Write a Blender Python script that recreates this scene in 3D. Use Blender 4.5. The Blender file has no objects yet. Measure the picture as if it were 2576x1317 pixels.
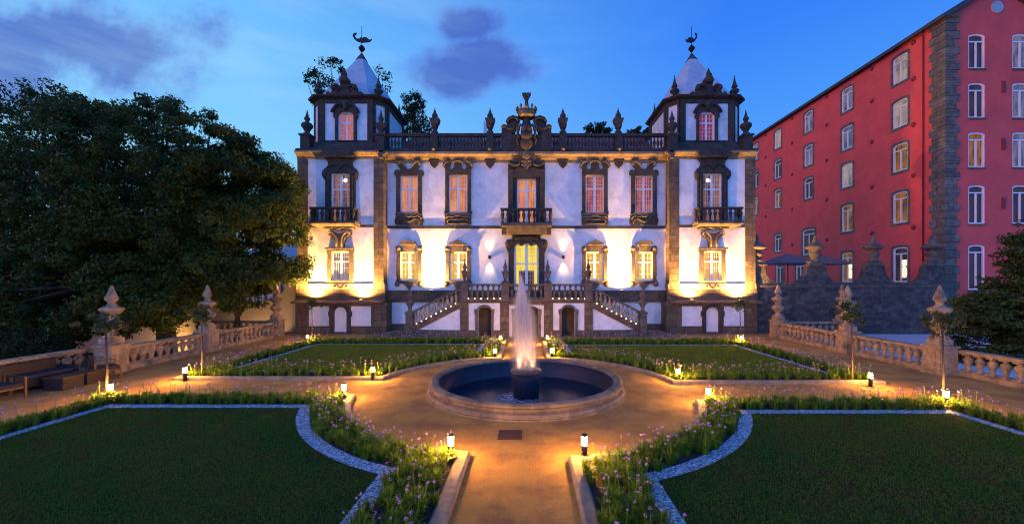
import bpy, bmesh, math, random
import numpy as np
from mathutils import Vector
from mathutils.geometry import tessellate_polygon
random.seed(7); rng = np.random.default_rng(7)
C = bpy.context.scene.collection
SC = bpy.context.scene
R = math.radians
CAMH = 3.7
# ------------------------------------------------------------------ camera
cd = bpy.data.cameras.new('camera'); cam = bpy.data.objects.new('camera', cd); C.objects.link(cam)
cam.location = (0, 0, CAMH); cam.rotation_euler = (R(90), 0, 0)
cd.sensor_width = 36; cd.lens = 36 * 1000 / 2576
cd.shift_x = -0.0163; cd.shift_y = 0.0202
cd.clip_end = 3000; cd.clip_start = 0.05
SC.camera = cam
SC.view_settings.view_transform = 'Standard'; SC.view_settings.look = 'None'
SC.view_settings.exposure = 0; SC.view_settings.gamma = 1
SC.cycles.use_denoising = True
SC.cycles.max_bounces = 6; SC.cycles.diffuse_bounces = 3; SC.cycles.glossy_bounces = 3
SC.cycles.transparent_max_bounces = 12; SC.cycles.volume_bounces = 1
SC.cycles.sample_clamp_indirect = 6
SC.cycles.volume_max_steps = 128
SC.cycles.filter_width = 1.1
# ------------------------------------------------------------------ node helper
class NT:
    def __init__(s, tree):
        s.t = tree; s.n = tree.nodes; s.l = tree.links
    def add(s, typ, **kw):
        n = s.n.new(typ)
        for k, v in kw.items():
            if k.startswith('i_'):
                key = k[2:]
                n.inputs[int(key) if key.isdigit() else key.replace('_', ' ')].default_value = v
            else: setattr(n, k, v)
        return n
    def link(s, a, b): s.l.new(a, b)
    def math(s, op, a, b=None, c=None, clamp=False):
        n = s.n.new('ShaderNodeMath'); n.operation = op; n.use_clamp = clamp
        for i, v in enumerate((a, b, c)):
            if v is None: continue
            if isinstance(v, (int, float)): n.inputs[i].default_value = v
            else: s.l.new(v, n.inputs[i])
        return n.outputs[0]
    def mix(s, fac, a, b, typ='MIX'):
        n = s.n.new('ShaderNodeMix'); n.data_type = 'RGBA'; n.blend_type = typ
        for i, v in ((0, fac), (6, a), (7, b)):
            if isinstance(v, (int, float)): n.inputs[i].default_value = v
            elif isinstance(v, tuple): n.inputs[i].default_value = v if len(v) == 4 else v + (1,)
            else: s.l.new(v, n.inputs[i])
        return n.outputs[2]
    def ramp(s, fac, stops, interp='LINEAR'):
        n = s.n.new('ShaderNodeValToRGB'); cr = n.color_ramp; cr.interpolation = interp
        while len(cr.elements) < len(stops): cr.elements.new(0.5)
        for e, (p, c) in zip(cr.elements, stops):
            e.position = p; e.color = c if len(c) == 4 else tuple(c) + (1,)
        s.l.new(fac, n.inputs[0]); return n.outputs[0]
    def noise(s, vec, scale, detail=4, rough=0.55, out=0):
        n = s.add('ShaderNodeTexNoise'); n.inputs['Scale'].default_value = scale
        n.inputs['Detail'].default_value = detail; n.inputs['Roughness'].default_value = rough
        if vec is not None: s.l.new(vec, n.inputs['Vector'])
        return n.outputs[out]
# ------------------------------------------------------------------ world: dusk sky with broken cloud
W = bpy.data.worlds.new('World'); SC.world = W; W.use_nodes = True
w = NT(W.node_tree); w.n.clear()
geo = w.add('ShaderNodeTexCoord'); D = geo.outputs['Generated']
sep = w.add('ShaderNodeSeparateXYZ'); w.link(D, sep.inputs[0])
dx, dy, dz = sep.outputs
elev = w.math('MAXIMUM', dz, 0.0)
base = w.ramp(elev, [(0.0, (0.17, 0.50, 1.0)), (0.22, (0.10, 0.40, 1.0)), (0.5, (0.038, 0.225, 0.95)), (1.0, (0.01, 0.08, 0.5))])
left = w.ramp(elev, [(0.0, (0.34, 0.72, 1.0)), (0.25, (0.26, 0.66, 1.0)), (0.5, (0.17, 0.52, 1.0)), (1.0, (0.02, 0.12, 0.55))])
lf = w.math('MULTIPLY_ADD', dx, -1.1, 0.42, clamp=True)
sky = w.mix(lf, base, left)
# red glow added out of view, behind left, to light the pink side wall
glow = w.add('ShaderNodeVectorMath', operation='DOT_PRODUCT'); w.link(D, glow.inputs[0]); glow.inputs[1].default_value = Vector((-0.97, -0.2, 0.12)).normalized()
gf = w.math('POWER', w.math('MAXIMUM', glow.outputs['Value'], 0.0), 9.0)
gm = w.mix(gf, (0, 0, 0), (4.6, 0.80, 0.75)); 
sky = w.mix(1.0, sky, w.mix(w.math('MULTIPLY_ADD', dy, -2.5, 0.25, clamp=True), (0, 0, 0), gm), 'ADD')
back = w.math('POWER', w.math('MAXIMUM', w.math('MULTIPLY', dy, -1.0), 0.0), 1.2)   # extra blue light added to the unseen sky behind the viewer
sky = w.mix(1.0, sky, w.mix(w.math('MULTIPLY', back, w.ramp(dz, [(0.0, (0, 0, 0)), (0.05, (1, 1, 1))])), (0, 0, 0), (0.08, 0.33, 1.35)), 'ADD')
pj = w.add('ShaderNodeVectorMath', operation='SCALE'); w.link(D, pj.inputs[0]); w.link(w.math('DIVIDE', 1.0, w.math('MAXIMUM', dy, 0.15)), pj.inputs['Scale']); CP_ = pj.outputs[0]
nz = w.noise(CP_, 2.9, 6, 0.55); nz2 = w.noise(CP_, 8.5, 6, 0.6)
def pdir(x, y):
    return Vector(((x - 1330) / 1000, 1.0, (710 - y) / 1000)).normalized()
mask = None
for (px, py, rx, ry) in ((320, 120, 0.27, 0.13), (150, 90, 0.26, 0.13), (0, 160, 0.28, 0.16), (1120, 182, 0.15, 0.08), (1220, 145, 0.14, 0.07), (1180, 60, 0.10, 0.06)):
    c = pdir(px, py)
    v = w.add('ShaderNodeVectorMath', operation='SUBTRACT'); w.link(CP_, v.inputs[0]); v.inputs[1].default_value = c / c.y
    v2 = w.add('ShaderNodeVectorMath', operation='MULTIPLY'); w.link(v.outputs[0], v2.inputs[0]); v2.inputs[1].default_value = (1 / rx, 1 / rx, 1 / ry)
    ln = w.add('ShaderNodeVectorMath', operation='LENGTH'); w.link(v2.outputs[0], ln.inputs[0])
    m = w.math('SUBTRACT', 1.2, ln.outputs['Value'])
    mask = m if mask is None else w.math('SMOOTH_MAX', mask, m, 0.3)
den = w.math('ADD', w.math('MULTIPLY', mask, 1.15), w.math('MULTIPLY', w.math('SUBTRACT', nz, 0.5), 2.7))
den = w.math('ADD', den, w.math('MULTIPLY', w.math('SUBTRACT', nz2, 0.5), 1.3))
cl = w.ramp(den, [(0.05, (0, 0, 0)), (0.85, (1, 1, 1))], 'EASE')
front = w.math('GREATER_THAN', dy, 0.0)
ccol = w.mix(w.ramp(den, [(0.15, (0, 0, 0)), (0.85, (1, 1, 1))]), (0.15, 0.33, 0.95), (0.070, 0.14, 0.56))
sky = w.mix(w.math('MULTIPLY', w.math('MULTIPLY', cl, 0.86), front), sky, ccol)
wisp = w.add('ShaderNodeMapping'); w.link(D, wisp.inputs[0]); wisp.inputs['Scale'].default_value = (1.0, 1.0, 4.5)
wn = w.noise(wisp.outputs[0], 2.6, 5, 0.6)
sky = w.mix(w.math('MULTIPLY', w.ramp(wn, [(0.48, (0, 0, 0)), (0.72, (1, 1, 1))]), w.math('MULTIPLY', lf, 0.3)), sky, (0.48, 0.78, 1.0))
low = w.ramp(w.math('MULTIPLY', dz, -1.0), [(0.0, (0, 0, 0)), (0.06, (1, 1, 1))])
sky = w.mix(low, sky, (0.03, 0.04, 0.07))
bg = w.add('ShaderNodeBackground'); w.link(sky, bg.inputs[0]); bg.inputs[1].default_value = 1.0
wo = w.add('ShaderNodeOutputWorld'); w.link(bg.outputs[0], wo.inputs[0])
# ------------------------------------------------------------------ materials
M = {}
def mat(name, col=(0.5, 0.5, 0.5), rough=0.8, col2=None, scale=3.0, bump=0.0, bscale=30.0, metal=0.0, stain=None, sscale=0.6, spec=0.4, stretch=None, translucent=0.0, emit=None, estr=0.0, detail=5):
    m = bpy.data.materials.new(name); m.use_nodes = True; t = NT(m.node_tree)
    p = t.n['Principled BSDF']; p.inputs['Roughness'].default_value = rough; p.inputs['Metallic'].default_value = metal
    p.inputs['Specular IOR Level'].default_value = spec
    tc = t.add('ShaderNodeNewGeometry').outputs['Position']
    if stretch:
        mp = t.add('ShaderNodeMapping'); t.link(tc, mp.inputs[0]); mp.inputs['Scale'].default_value = stretch; tc = mp.outputs[0]
    c = None
    if col2:
        c = t.mix(t.ramp(t.noise(tc, scale, detail, 0.65), [(0.3, (0, 0, 0)), (0.7, (1, 1, 1))]), col, col2)
    if stain:
        f = t.ramp(t.noise(tc, sscale, 7, 0.7), [(0.45, (0, 0, 0)), (0.68, (1, 1, 1))])
        c = t.mix(f, c if c is not None else col, stain)
    if c is None: p.inputs['Base Color'].default_value = col + (1,)
    else: t.link(c, p.inputs['Base Color'])
    if bump:
        b = t.add('ShaderNodeBump'); b.inputs['Strength'].default_value = 1.0; b.inputs['Distance'].default_value = bump
        t.link(t.noise(tc, bscale, 6, 0.7), b.inputs['Height']); t.link(b.outputs[0], p.inputs['Normal'])
    if emit: p.inputs['Emission Color'].default_value = emit + (1,); p.inputs['Emission Strength'].default_value = estr
    if translucent:
        tr = t.add('ShaderNodeBsdfTranslucent'); mx = t.add('ShaderNodeMixShader'); mx.inputs[0].default_value = translucent
        if c is None: tr.inputs[0].default_value = col + (1,)
        else: t.link(c, tr.inputs[0])
        t.link(p.outputs[0], mx.inputs[1]); t.link(tr.outputs[0], mx.inputs[2]); t.link(mx.outputs[0], t.n['Material Output'].inputs[0])
    M[name] = m; return m
mat('stucco', (0.78, 0.79, 0.80), 0.9, (0.66, 0.67, 0.69), 1.6, 0.012, 9, stain=(0.50, 0.51, 0.53), sscale=0.9)
mat('stucco_roof', (0.44, 0.50, 0.56), 0.85, (0.34, 0.40, 0.46), 1.4, 0.006, 14, stain=(0.26, 0.32, 0.38), sscale=0.8)
mat('granite', (0.085, 0.066, 0.050), 0.9, (0.040, 0.034, 0.029), 3.5, 0.05, 9, stain=(0.022, 0.020, 0.020), sscale=1.6)
mat('cornice_stone', (0.36, 0.26, 0.14), 0.9, (0.24, 0.17, 0.095), 4.0, 0.02, 20, stain=(0.12, 0.09, 0.06), sscale=1.5)
mat('granite_pale', (0.46, 0.34, 0.19), 0.9, (0.27, 0.195, 0.11), 5.0, 0.02, 26, stain=(0.09, 0.08, 0.065), sscale=2.2)
mat('granite_mid', (0.17, 0.135, 0.10), 0.9, (0.10, 0.08, 0.06), 4.0, 0.025, 18, stain=(0.05, 0.045, 0.04), sscale=1.8)
mat('fountain_stone', (0.32, 0.235, 0.125), 0.85, (0.19, 0.135, 0.075), 3.0, 0.015, 24, stain=(0.07, 0.058, 0.045), sscale=1.6)
mat('basin_lining', (0.022, 0.032, 0.055), 0.5, (0.012, 0.018, 0.032), 3.0, 0.01, 14)
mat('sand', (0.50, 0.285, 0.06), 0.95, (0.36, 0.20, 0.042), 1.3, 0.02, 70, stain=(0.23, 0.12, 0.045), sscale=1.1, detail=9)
mat('sand_far', (0.42, 0.31, 0.21), 0.95, (0.33, 0.25, 0.17), 1.3, 0.01, 40)
mat('soil', (0.06, 0.042, 0.028), 1.0, (0.03, 0.022, 0.016), 8, 0.03, 30)
mat('kerb_stone', (0.32, 0.245, 0.145), 0.85, (0.19, 0.145, 0.09), 6, 0.01, 30, stain=(0.12, 0.11, 0.10), sscale=2.5)
mat('white_paint', (0.78, 0.78, 0.80), 0.5)
mat('old_white_paint', (0.72, 0.72, 0.74), 0.6, (0.62, 0.62, 0.66), 4)
mat('pink', (0.80, 0.10, 0.085), 0.9, (0.68, 0.082, 0.075), 0.8, 0.01, 8, stain=(0.63, 0.075, 0.07), sscale=0.5)
mat('pink_dark', (0.22, 0.03, 0.035), 0.7)
mat('slate', (0.06, 0.065, 0.075), 0.7, (0.035, 0.038, 0.045), 2, 0.02, 12)
mat('dark_metal', (0.02, 0.02, 0.022), 0.45, metal=0.6)
mat('rust_iron', (0.10, 0.045, 0.025), 0.8, (0.05, 0.025, 0.018), 12, 0.005, 60, spec=0.3)
mat('lower_ground', (0.035, 0.045, 0.022), 1.0, (0.05, 0.04, 0.028), 0.6, 0.05, 4)
mat('pale_paving', (0.55, 0.55, 0.56), 0.75, (0.45, 0.45, 0.47), 1.0, 0.004, 20)
mat('bark', (0.13, 0.085, 0.055), 0.95, (0.07, 0.05, 0.035), 5, 0.03, 14, stretch=(1, 1, 0.3))
mat('leaf_cedar', (0.070, 0.104, 0.014), 0.65, (0.018, 0.038, 0.008), 0.9, translucent=0.25, spec=0.25)
mat('leaf_dark', (0.035, 0.06, 0.015), 0.7, (0.018, 0.034, 0.010), 1.2, translucent=0.2, spec=0.2)
mat('leaf_small', (0.09, 0.11, 0.03), 0.6, (0.05, 0.07, 0.02), 2.5, translucent=0.3)
mat('blade', (0.20, 0.30, 0.014), 0.55, (0.055, 0.115, 0.010), 2.2, translucent=0.35, spec=0.3)
mat('petal', (0.72, 0.34, 0.74), 0.6, (0.50, 0.20, 0.58), 9, translucent=0.3)
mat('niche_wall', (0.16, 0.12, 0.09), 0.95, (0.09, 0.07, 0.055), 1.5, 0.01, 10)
mat('cream_wall', (0.62, 0.54, 0.42), 0.9, (0.52, 0.45, 0.35), 0.7, 0.01, 8)
mat('fabric_parasol', (0.24, 0.12, 0.12), 0.9)
mat('wicker', (0.035, 0.022, 0.02), 0.6, (0.02, 0.014, 0.012), 20, 0.006, 80)
mat('wood', (0.12, 0.05, 0.02), 0.5, (0.07, 0.03, 0.013), 6, stretch=(1, 1, 0.2))
mat('cushion', (0.03, 0.024, 0.03), 0.9)
mat('bronze', (0.22, 0.16, 0.08), 0.5, (0.12, 0.09, 0.05), 6, metal=0.5)
mat('pavilion_roof', (0.20, 0.28, 0.36), 0.5, (0.14, 0.20, 0.28), 0.5)
mat('pavilion_frame', (0.10, 0.06, 0.045), 0.6)
mat('lamp_glass', (1, 0.8, 0.5), 0.4, emit=(1.0, 0.43, 0.08), estr=950)
mat('step_light', (1, 0.8, 0.5), 0.4, emit=(1.0, 0.55, 0.18), estr=16)
mat('flood_lens', (1, 0.8, 0.5), 0.4, emit=(1.0, 0.72, 0.35), estr=12)
mat('lamp_shade', (1, 0.9, 0.7), 0.4, emit=(1.0, 0.62, 0.28), estr=1.1)
mat('lamp_bulb', (1, 0.9, 0.7), 0.4, emit=(1.0, 0.75, 0.40), estr=6)
def sand_mat():
    m = M['sand']; t = NT(m.node_tree); p = t.n['Principled BSDF']; src = p.inputs['Base Color'].links[0].from_socket
    pos = t.add('ShaderNodeNewGeometry').outputs['Position']
    g = t.ramp(t.noise(pos, 34, 6, 0.85), [(0.33, (0.55, 0.52, 0.50)), (0.5, (0.95, 0.95, 0.95)), (0.68, (1.35, 1.35, 1.3))])
    c = t.mix(1.0, src, g, 'MULTIPLY')
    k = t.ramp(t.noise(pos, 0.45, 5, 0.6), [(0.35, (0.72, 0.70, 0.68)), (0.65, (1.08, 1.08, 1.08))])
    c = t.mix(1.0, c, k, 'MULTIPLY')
    v = t.add('ShaderNodeTexVoronoi'); v.inputs['Scale'].default_value = 7; t.link(pos, v.inputs['Vector'])
    c = t.mix(t.ramp(v.outputs['Distance'], [(0.055, (0.8, 0.8, 0.8)), (0.09, (0, 0, 0))]), c, (0.09, 0.045, 0.02))
    t.link(c, p.inputs['Base Color'])
sand_mat()
def lawn_mat():
    m = bpy.data.materials.new('lawn'); m.use_nodes = True; t = NT(m.node_tree); p = t.n['Principled BSDF']
    pos = t.add('ShaderNodeNewGeometry').outputs['Position']
    a = t.mix(t.ramp(t.noise(pos, 0.9, 6, 0.7), [(0.35, (0, 0, 0)), (0.65, (1, 1, 1))]), (0.020, 0.058, 0.010), (0.046, 0.070, 0.015))
    a = t.mix(t.ramp(t.noise(pos, 3.5, 6, 0.7), [(0.55, (0, 0, 0)), (0.75, (1, 1, 1))]), a, (0.068, 0.056, 0.018))
    f = t.ramp(t.noise(pos, 42, 5, 0.8), [(0.36, (0.25, 0.25, 0.25)), (0.66, (1.75, 1.75, 1.75))])
    a = t.mix(1.0, a, f, 'MULTIPLY'); t.link(a, p.inputs['Base Color']); p.inputs['Roughness'].default_value = 1.0
    p.inputs['Specular IOR Level'].default_value = 0.05
    b = t.add('ShaderNodeBump'); b.inputs['Distance'].default_value = 0.035; t.link(t.noise(pos, 48, 4, 0.8), b.inputs['Height']); t.link(b.outputs[0], p.inputs['Normal'])
    M['lawn'] = m
lawn_mat()
def gravel_mat():
    m = bpy.data.materials.new('white_gravel'); m.use_nodes = True; t = NT(m.node_tree); p = t.n['Principled BSDF']
    pos = t.add('ShaderNodeNewGeometry').outputs['Position']
    v = t.add('ShaderNodeTexVoronoi'); v.inputs['Scale'].default_value = 26; t.link(pos, v.inputs['Vector'])
    sp = t.add('ShaderNodeSeparateColor'); t.link(v.outputs['Color'], sp.inputs[0])
    c = t.ramp(sp.outputs[0], [(0.0, (0.16, 0.22, 0.28)), (0.5, (0.36, 0.50, 0.60)), (1.0, (0.74, 0.90, 0.97))])
    d = t.ramp(v.outputs['Distance'], [(0.0, (1, 1, 1)), (0.55, (0.75, 0.75, 0.75)), (0.8, (0.25, 0.25, 0.25))])
    t.link(t.mix(1.0, c, d, 'MULTIPLY'), p.inputs['Base Color']); p.inputs['Roughness'].default_value = 0.7
    b = t.add('ShaderNodeBump'); b.inputs['Distance'].default_value = 0.03; b.invert = True; t.link(v.outputs['Distance'], b.inputs['Height']); t.link(b.outputs[0], p.inputs['Normal'])
    M['white_gravel'] = m
gravel_mat()
def block_mat(name, base, bw, bh, mortar=(0.05, 0.045, 0.04), c1=(0.24, 0.2, 0.16), c2=(0.14, 0.12, 0.10), frame='XZ'):
    m = bpy.data.materials.new(name); m.use_nodes = True; t = NT(m.node_tree); p = t.n['Principled BSDF']; p.inputs['Roughness'].default_value = 0.9
    pos = t.add('ShaderNodeNewGeometry').outputs['Position']; s = t.add('ShaderNodeSeparateXYZ'); t.link(pos, s.inputs[0])
    cb = t.add('ShaderNodeCombineXYZ'); t.link(t.math('ADD', s.outputs[0], s.outputs[1]), cb.inputs[0]); t.link(s.outputs[2], cb.inputs[1])
    b = t.add('ShaderNodeTexBrick'); t.link(cb.outputs[0], b.inputs['Vector']); b.inputs['Scale'].default_value = 1
    b.inputs['Brick Width'].default_value = bw; b.inputs['Row Height'].default_value = bh; b.inputs['Mortar Size'].default_value = 0.018
    b.inputs['Color1'].default_value = c1 + (1,); b.inputs['Color2'].default_value = c2 + (1,); b.inputs['Mortar'].default_value = mortar + (1,)
    n = t.noise(pos, 3.0, 7, 0.7)
    c = t.mix(t.ramp(n, [(0.35, (0, 0, 0)), (0.7, (1, 1, 1))]), b.outputs['Color'], tuple(x * 0.5 for x in c2))
    t.link(c, p.inputs['Base Color'])
    bp = t.add('ShaderNodeBump'); bp.inputs['Distance'].default_value = 0.03; t.link(t.noise(pos, 14, 6, 0.7), bp.inputs['Height']); t.link(bp.outputs[0], p.inputs['Normal'])
    M[name] = m
block_mat('granite_block', None, 1.1, 0.48, (0.03, 0.025, 0.018), (0.21, 0.145, 0.085), (0.11, 0.078, 0.05))
block_mat('rubble', None, 0.6, 0.3, (0.10, 0.095, 0.085), (0.15, 0.125, 0.10), (0.05, 0.045, 0.04))
block_mat('quoin', None, 3.0, 0.62, (0.015, 0.015, 0.015), (0.24, 0.20, 0.155), (0.13, 0.11, 0.085))
def tile_mat():
    m = bpy.data.materials.new('roof_tile'); m.use_nodes = True; t = NT(m.node_tree); p = t.n['Principled BSDF']
    pos = t.add('ShaderNodeNewGeometry').outputs['Position']
    wv = t.add('ShaderNodeTexWave'); wv.inputs['Scale'].default_value = 1.3; wv.inputs['Distortion'].default_value = 0.6; t.link(pos, wv.inputs['Vector'])
    c = t.mix(t.noise(pos, 2.5, 5, 0.7), (0.26, 0.085, 0.10), (0.10, 0.04, 0.05))
    t.link(c, p.inputs['Base Color']); p.inputs['Roughness'].default_value = 0.8
    b = t.add('ShaderNodeBump'); b.inputs['Distance'].default_value = 0.15; t.link(wv.outputs['Fac'], b.inputs['Height']); t.link(b.outputs[0], p.inputs['Normal'])
    M['roof_tile'] = m
tile_mat()
def pane_mat(name, lo, hi, strength, seed=0.0, gloss=0.08):
    """lit room seen through curtains: light comes from inside"""
    m = bpy.data.materials.new(name); m.use_nodes = True; t = NT(m.node_tree); p = t.n['Principled BSDF']
    pos = t.add('ShaderNodeNewGeometry').outputs['Position']
    mp = t.add('ShaderNodeMapping'); t.link(pos, mp.inputs[0]); mp.inputs['Location'].default_value = (seed, seed, seed); mp.inputs['Scale'].default_value = (2.2, 1.0, 0.55)
    a = t.noise(mp.outputs[0], 1.5, 3, 0.5)
    mp2 = t.add('ShaderNodeMapping'); t.link(pos, mp2.inputs[0]); mp2.inputs['Scale'].default_value = (9, 9, 0.25)
    b = t.noise(mp2.outputs[0], 1.2, 2, 0.5)
    f = t.math('ADD', t.math('MULTIPLY', a, 0.75), t.math('MULTIPLY', b, 0.35))
    c = t.ramp(f, [(0.38, lo), (0.66, hi)])
    t.link(c, p.inputs['Emission Color']); p.inputs['Emission Strength'].default_value = strength
    p.inputs['Base Color'].default_value = (0.02, 0.02, 0.03, 1); p.inputs['Roughness'].default_value = gloss; p.inputs['IOR'].default_value = 1.25 if name in ('pane_dark', 'pane_bluish', 'pane_dim') else 1.06
    M[name] = m
pane_mat('pane_orange', (0.50, 0.10, 0.015), (0.95, 0.32, 0.055), 0.9, 1)
pane_mat('pane_red', (0.16, 0.02, 0.012), (0.70, 0.15, 0.05), 0.8, 5)
pane_mat('pane_yellow', (0.62, 0.24, 0.02), (1.0, 0.56, 0.08), 1.0, 9)
pane_mat('pane_entrance', (0.85, 0.50, 0.015), (1.0, 0.78, 0.05), 1.05, 2)
pane_mat('pane_pink', (0.45, 0.08, 0.06), (0.75, 0.19, 0.11), 0.75, 4)
pane_mat('pane_rose', (0.18, 0.012, 0.045), (0.36, 0.035, 0.07), 0.75, 3)
pane_mat('pane_dim', (0.06, 0.015, 0.012), (0.45, 0.18, 0.07), 0.7, 7)
pane_mat('pane_hall', (0.03, 0.012, 0.006), (0.10, 0.03, 0.01), 1.0, 8)
pane_mat('pane_curtain', (0.20, 0.15, 0.17), (0.80, 0.56, 0.44), 0.5, 11)
pane_mat('pane_bluish', (0.03, 0.04, 0.12), (0.34, 0.28, 0.42), 0.5, 12)
pane_mat('pane_dark', (0.015, 0.010, 0.010), (0.055, 0.024, 0.014), 0.7, 13)
pane_mat('pane_amber', (0.05, 0.02, 0.008), (0.70, 0.26, 0.05), 0.42, 14)
# ------------------------------------------------------------------ mesh builder
WP = {}
class MB:
    def __init__(s): s.v = []; s.f = []; s.m = []; s.cur = 0; s.sm = []
    def vf(s, vs, fs, smooth=False):
        o = len(s.v); s.v += [tuple(p) for p in vs]
        for f in fs: s.f.append(tuple(i + o for i in f)); s.m.append(s.cur); s.sm.append(smooth)
        return s
    def box(s, x0, x1, y0, y1, z0, z1):
        vs = [(x, y, z) for z in (z0, z1) for y in (y0, y1) for x in (x0, x1)]
        return s.vf(vs, [(0, 2, 3, 1), (4, 5, 7, 6), (0, 1, 5, 4), (2, 6, 7, 3), (0, 4, 6, 2), (1, 3, 7, 5)])
    def prism(s, poly, d0, d1, holes=(), o=(0, 0), ang=0.0):
        """polygon in (u,z) on a wall through o at angle ang; d is the distance out of the wall towards its outside"""
        ca, sa = math.cos(ang), math.sin(ang)
        loops = [list(poly)] + [list(h) for h in holes]
        flat = [p for l in loops for p in l]; n = len(flat)
        tri = tessellate_polygon([[Vector((p[0], p[1], 0)) for p in l] for l in loops])
        P = lambda u, z, d: (o[0] + u * ca + d * sa, o[1] + u * sa - d * ca, z)
        vs = [P(u, z, d1) for u, z in flat] + [P(u, z, d0) for u, z in flat]
        fs = [tuple(t) for t in tri] + [tuple(i + n for i in t)[::-1] for t in tri]
        k = 0
        for l in loops:
            m = len(l)
            for i in range(m): a, b = k + i, k + (i + 1) % m; fs.append((a, b, b + n, a + n))
            k += m
        return s.vf(vs, fs)
    def px(s, prof, x0, x1):
        """profile in (y,z) swept along x"""
        n = len(prof); vs = [(x0, y, z) for y, z in prof] + [(x1, y, z) for y, z in prof]
        return s.vf(vs, [tuple(range(n)), tuple(range(n, 2 * n))[::-1]] + [(i, (i + 1) % n, (i + 1) % n + n, i + n) for i in range(n)])
    def lathe(s, prof, c=(0, 0, 0), seg=14, smooth=True, a0=0.0, cap=True):
        vs = []; n = len(prof)
        for k in range(seg):
            a = a0 + 2 * math.pi * k / seg
            for r, z in prof: vs.append((c[0] + r * math.cos(a), c[1] + r * math.sin(a), c[2] + z))
        fs = []
        for k in range(seg):
            k2 = (k + 1) % seg
            for i in range(n - 1): fs.append((k * n + i, k2 * n + i, k2 * n + i + 1, k * n + i + 1))
        if cap and prof[0][0] > 1e-4: fs.append(tuple(k * n for k in range(seg))[::-1])
        if cap and prof[-1][0] > 1e-4: fs.append(tuple(k * n + n - 1 for k in range(seg)))
        return s.vf(vs, fs, smooth)
    def tube(s, pts, rad, seg=7):
        pts = [Vector(p) for p in pts]
        if not hasattr(rad, '__len__'): rad = [rad] * len(pts)
        vs = []; up = Vector((0.13, 0.21, 1)).normalized()
        for i, p in enumerate(pts):
            d = (pts[min(i + 1, len(pts) - 1)] - pts[max(i - 1, 0)]).normalized()
            a = d.cross(up)
            if a.length < 0.05: a = d.cross(Vector((1, 0, 0)))
            a.normalize(); b = d.cross(a)
            for k in range(seg):
                t = 2 * math.pi * k / seg; vs.append(p + (a * math.cos(t) + b * math.sin(t)) * rad[i])
        fs = [(i * seg + k, i * seg + (k + 1) % seg, (i + 1) * seg + (k + 1) % seg, (i + 1) * seg + k) for i in range(len(pts) - 1) for k in range(seg)]
        fs += [tuple(range(seg))[::-1], tuple(range((len(pts) - 1) * seg, len(pts) * seg))]
        return s.vf(vs, fs, True)
    def ball(s, c, r, seg=10, rings=6, sc=(1, 1, 1)):
        prof = [(r * math.sin(math.pi * i / rings), -r * math.cos(math.pi * i / rings)) for i in range(rings + 1)]
        o = len(s.v); s.lathe(prof, (0, 0, 0), seg)
        for i in range(o, len(s.v)): v = s.v[i]; s.v[i] = (c[0] + v[0] * sc[0], c[1] + v[1] * sc[1], c[2] + v[2] * sc[2])
        return s
    def flip(s, ax):
        s.v = [(2 * ax - x, y, z) for x, y, z in s.v]; return s
    def build(s, name, mats, parent=None, fix=True, local=False):
        me = bpy.data.meshes.new(name)
        if not isinstance(mats, (list, tuple)): mats = [mats]
        a = np.array(s.v, dtype=float)
        if local: org = np.zeros(3)
        else: org = np.array([(a[:, 0].min() + a[:, 0].max()) / 2, (a[:, 1].min() + a[:, 1].max()) / 2, a[:, 2].min()])
        me.from_pydata((a - org).tolist(), [], s.f)
        for m_ in mats: me.materials.append(M[m_])
        if len(mats) > 1: me.polygons.foreach_set('material_index', s.m)
        me.polygons.foreach_set('use_smooth', s.sm)
        if fix and len(s.f) < 60000:
            bm = bmesh.new(); bm.from_mesh(me); bmesh.ops.remove_doubles(bm, verts=bm.verts, dist=1e-5) ; bmesh.ops.recalc_face_normals(bm, faces=bm.faces); bm.to_mesh(me); bm.free()
        ob = bpy.data.objects.new(name, me); C.objects.link(ob)
        base = WP.get(parent.name, Vector((0, 0, 0))) if parent else Vector((0, 0, 0))
        ob.location = Vector(org) - base; WP[ob.name] = Vector(org)
        if parent: ob.parent = parent
        return ob
def tag(o, label=None, cat=None, group=None, kind=None):
    if label: o['label'] = label
    if cat: o['category'] = cat
    if group: o['group'] = group
    if kind: o['kind'] = kind
    return o
def thing(name, loc, label, cat, group=None):
    o = bpy.data.objects.new(name, None); C.objects.link(o); o.location = loc; o.empty_display_size = 0.3
    WP[o.name] = Vector(loc); return tag(o, label, cat, group)
def dup(o, parent, world, rotz=0.0):
    """copy one part (with its own sub-parts) to a world place under parent"""
    c = o.copy(); C.objects.link(c); c.parent = parent
    base = WP.get(parent.name, Vector((0, 0, 0))) if parent else Vector((0, 0, 0))
    c.location = Vector(world) - base; c.rotation_euler = (0, 0, rotz); WP[c.name] = Vector(world)
    for ch in list(o.children):
        d = ch.copy(); C.objects.link(d); d.parent = c
    return c
def dup_tree(o, loc, rotz=0.0, label=None, scale=None):
    c = o.copy(); C.objects.link(c); c.location = loc; c.rotation_euler = (0, 0, rotz)
    if scale: c.scale = scale
    if label: c['label'] = label
    def rec(a, b):
        for ch in list(a.children):
            d = ch.copy(); C.objects.link(d); d.parent = b; rec(ch, d)
    rec(o, c); return c
class Proto:
    """first use places the mesh itself, later uses copy it"""
    def __init__(s, fn): s.fn = fn; s.o = None
    def put(s, parent, world, rotz=0.0, scale=None):
        if s.o is None: s.o = s.fn(parent); o = s.o
        else: o = s.o.copy(); C.objects.link(o)
        o.parent = parent; base = WP.get(parent.name, Vector((0, 0, 0))) if parent else Vector((0, 0, 0))
        o.location = Vector(world) - base; o.rotation_euler = (0, 0, rotz); WP[o.name] = Vector(world)
        o.scale = (scale,) * 3 if isinstance(scale, (int, float)) else (scale or (1, 1, 1))
        return o
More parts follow.
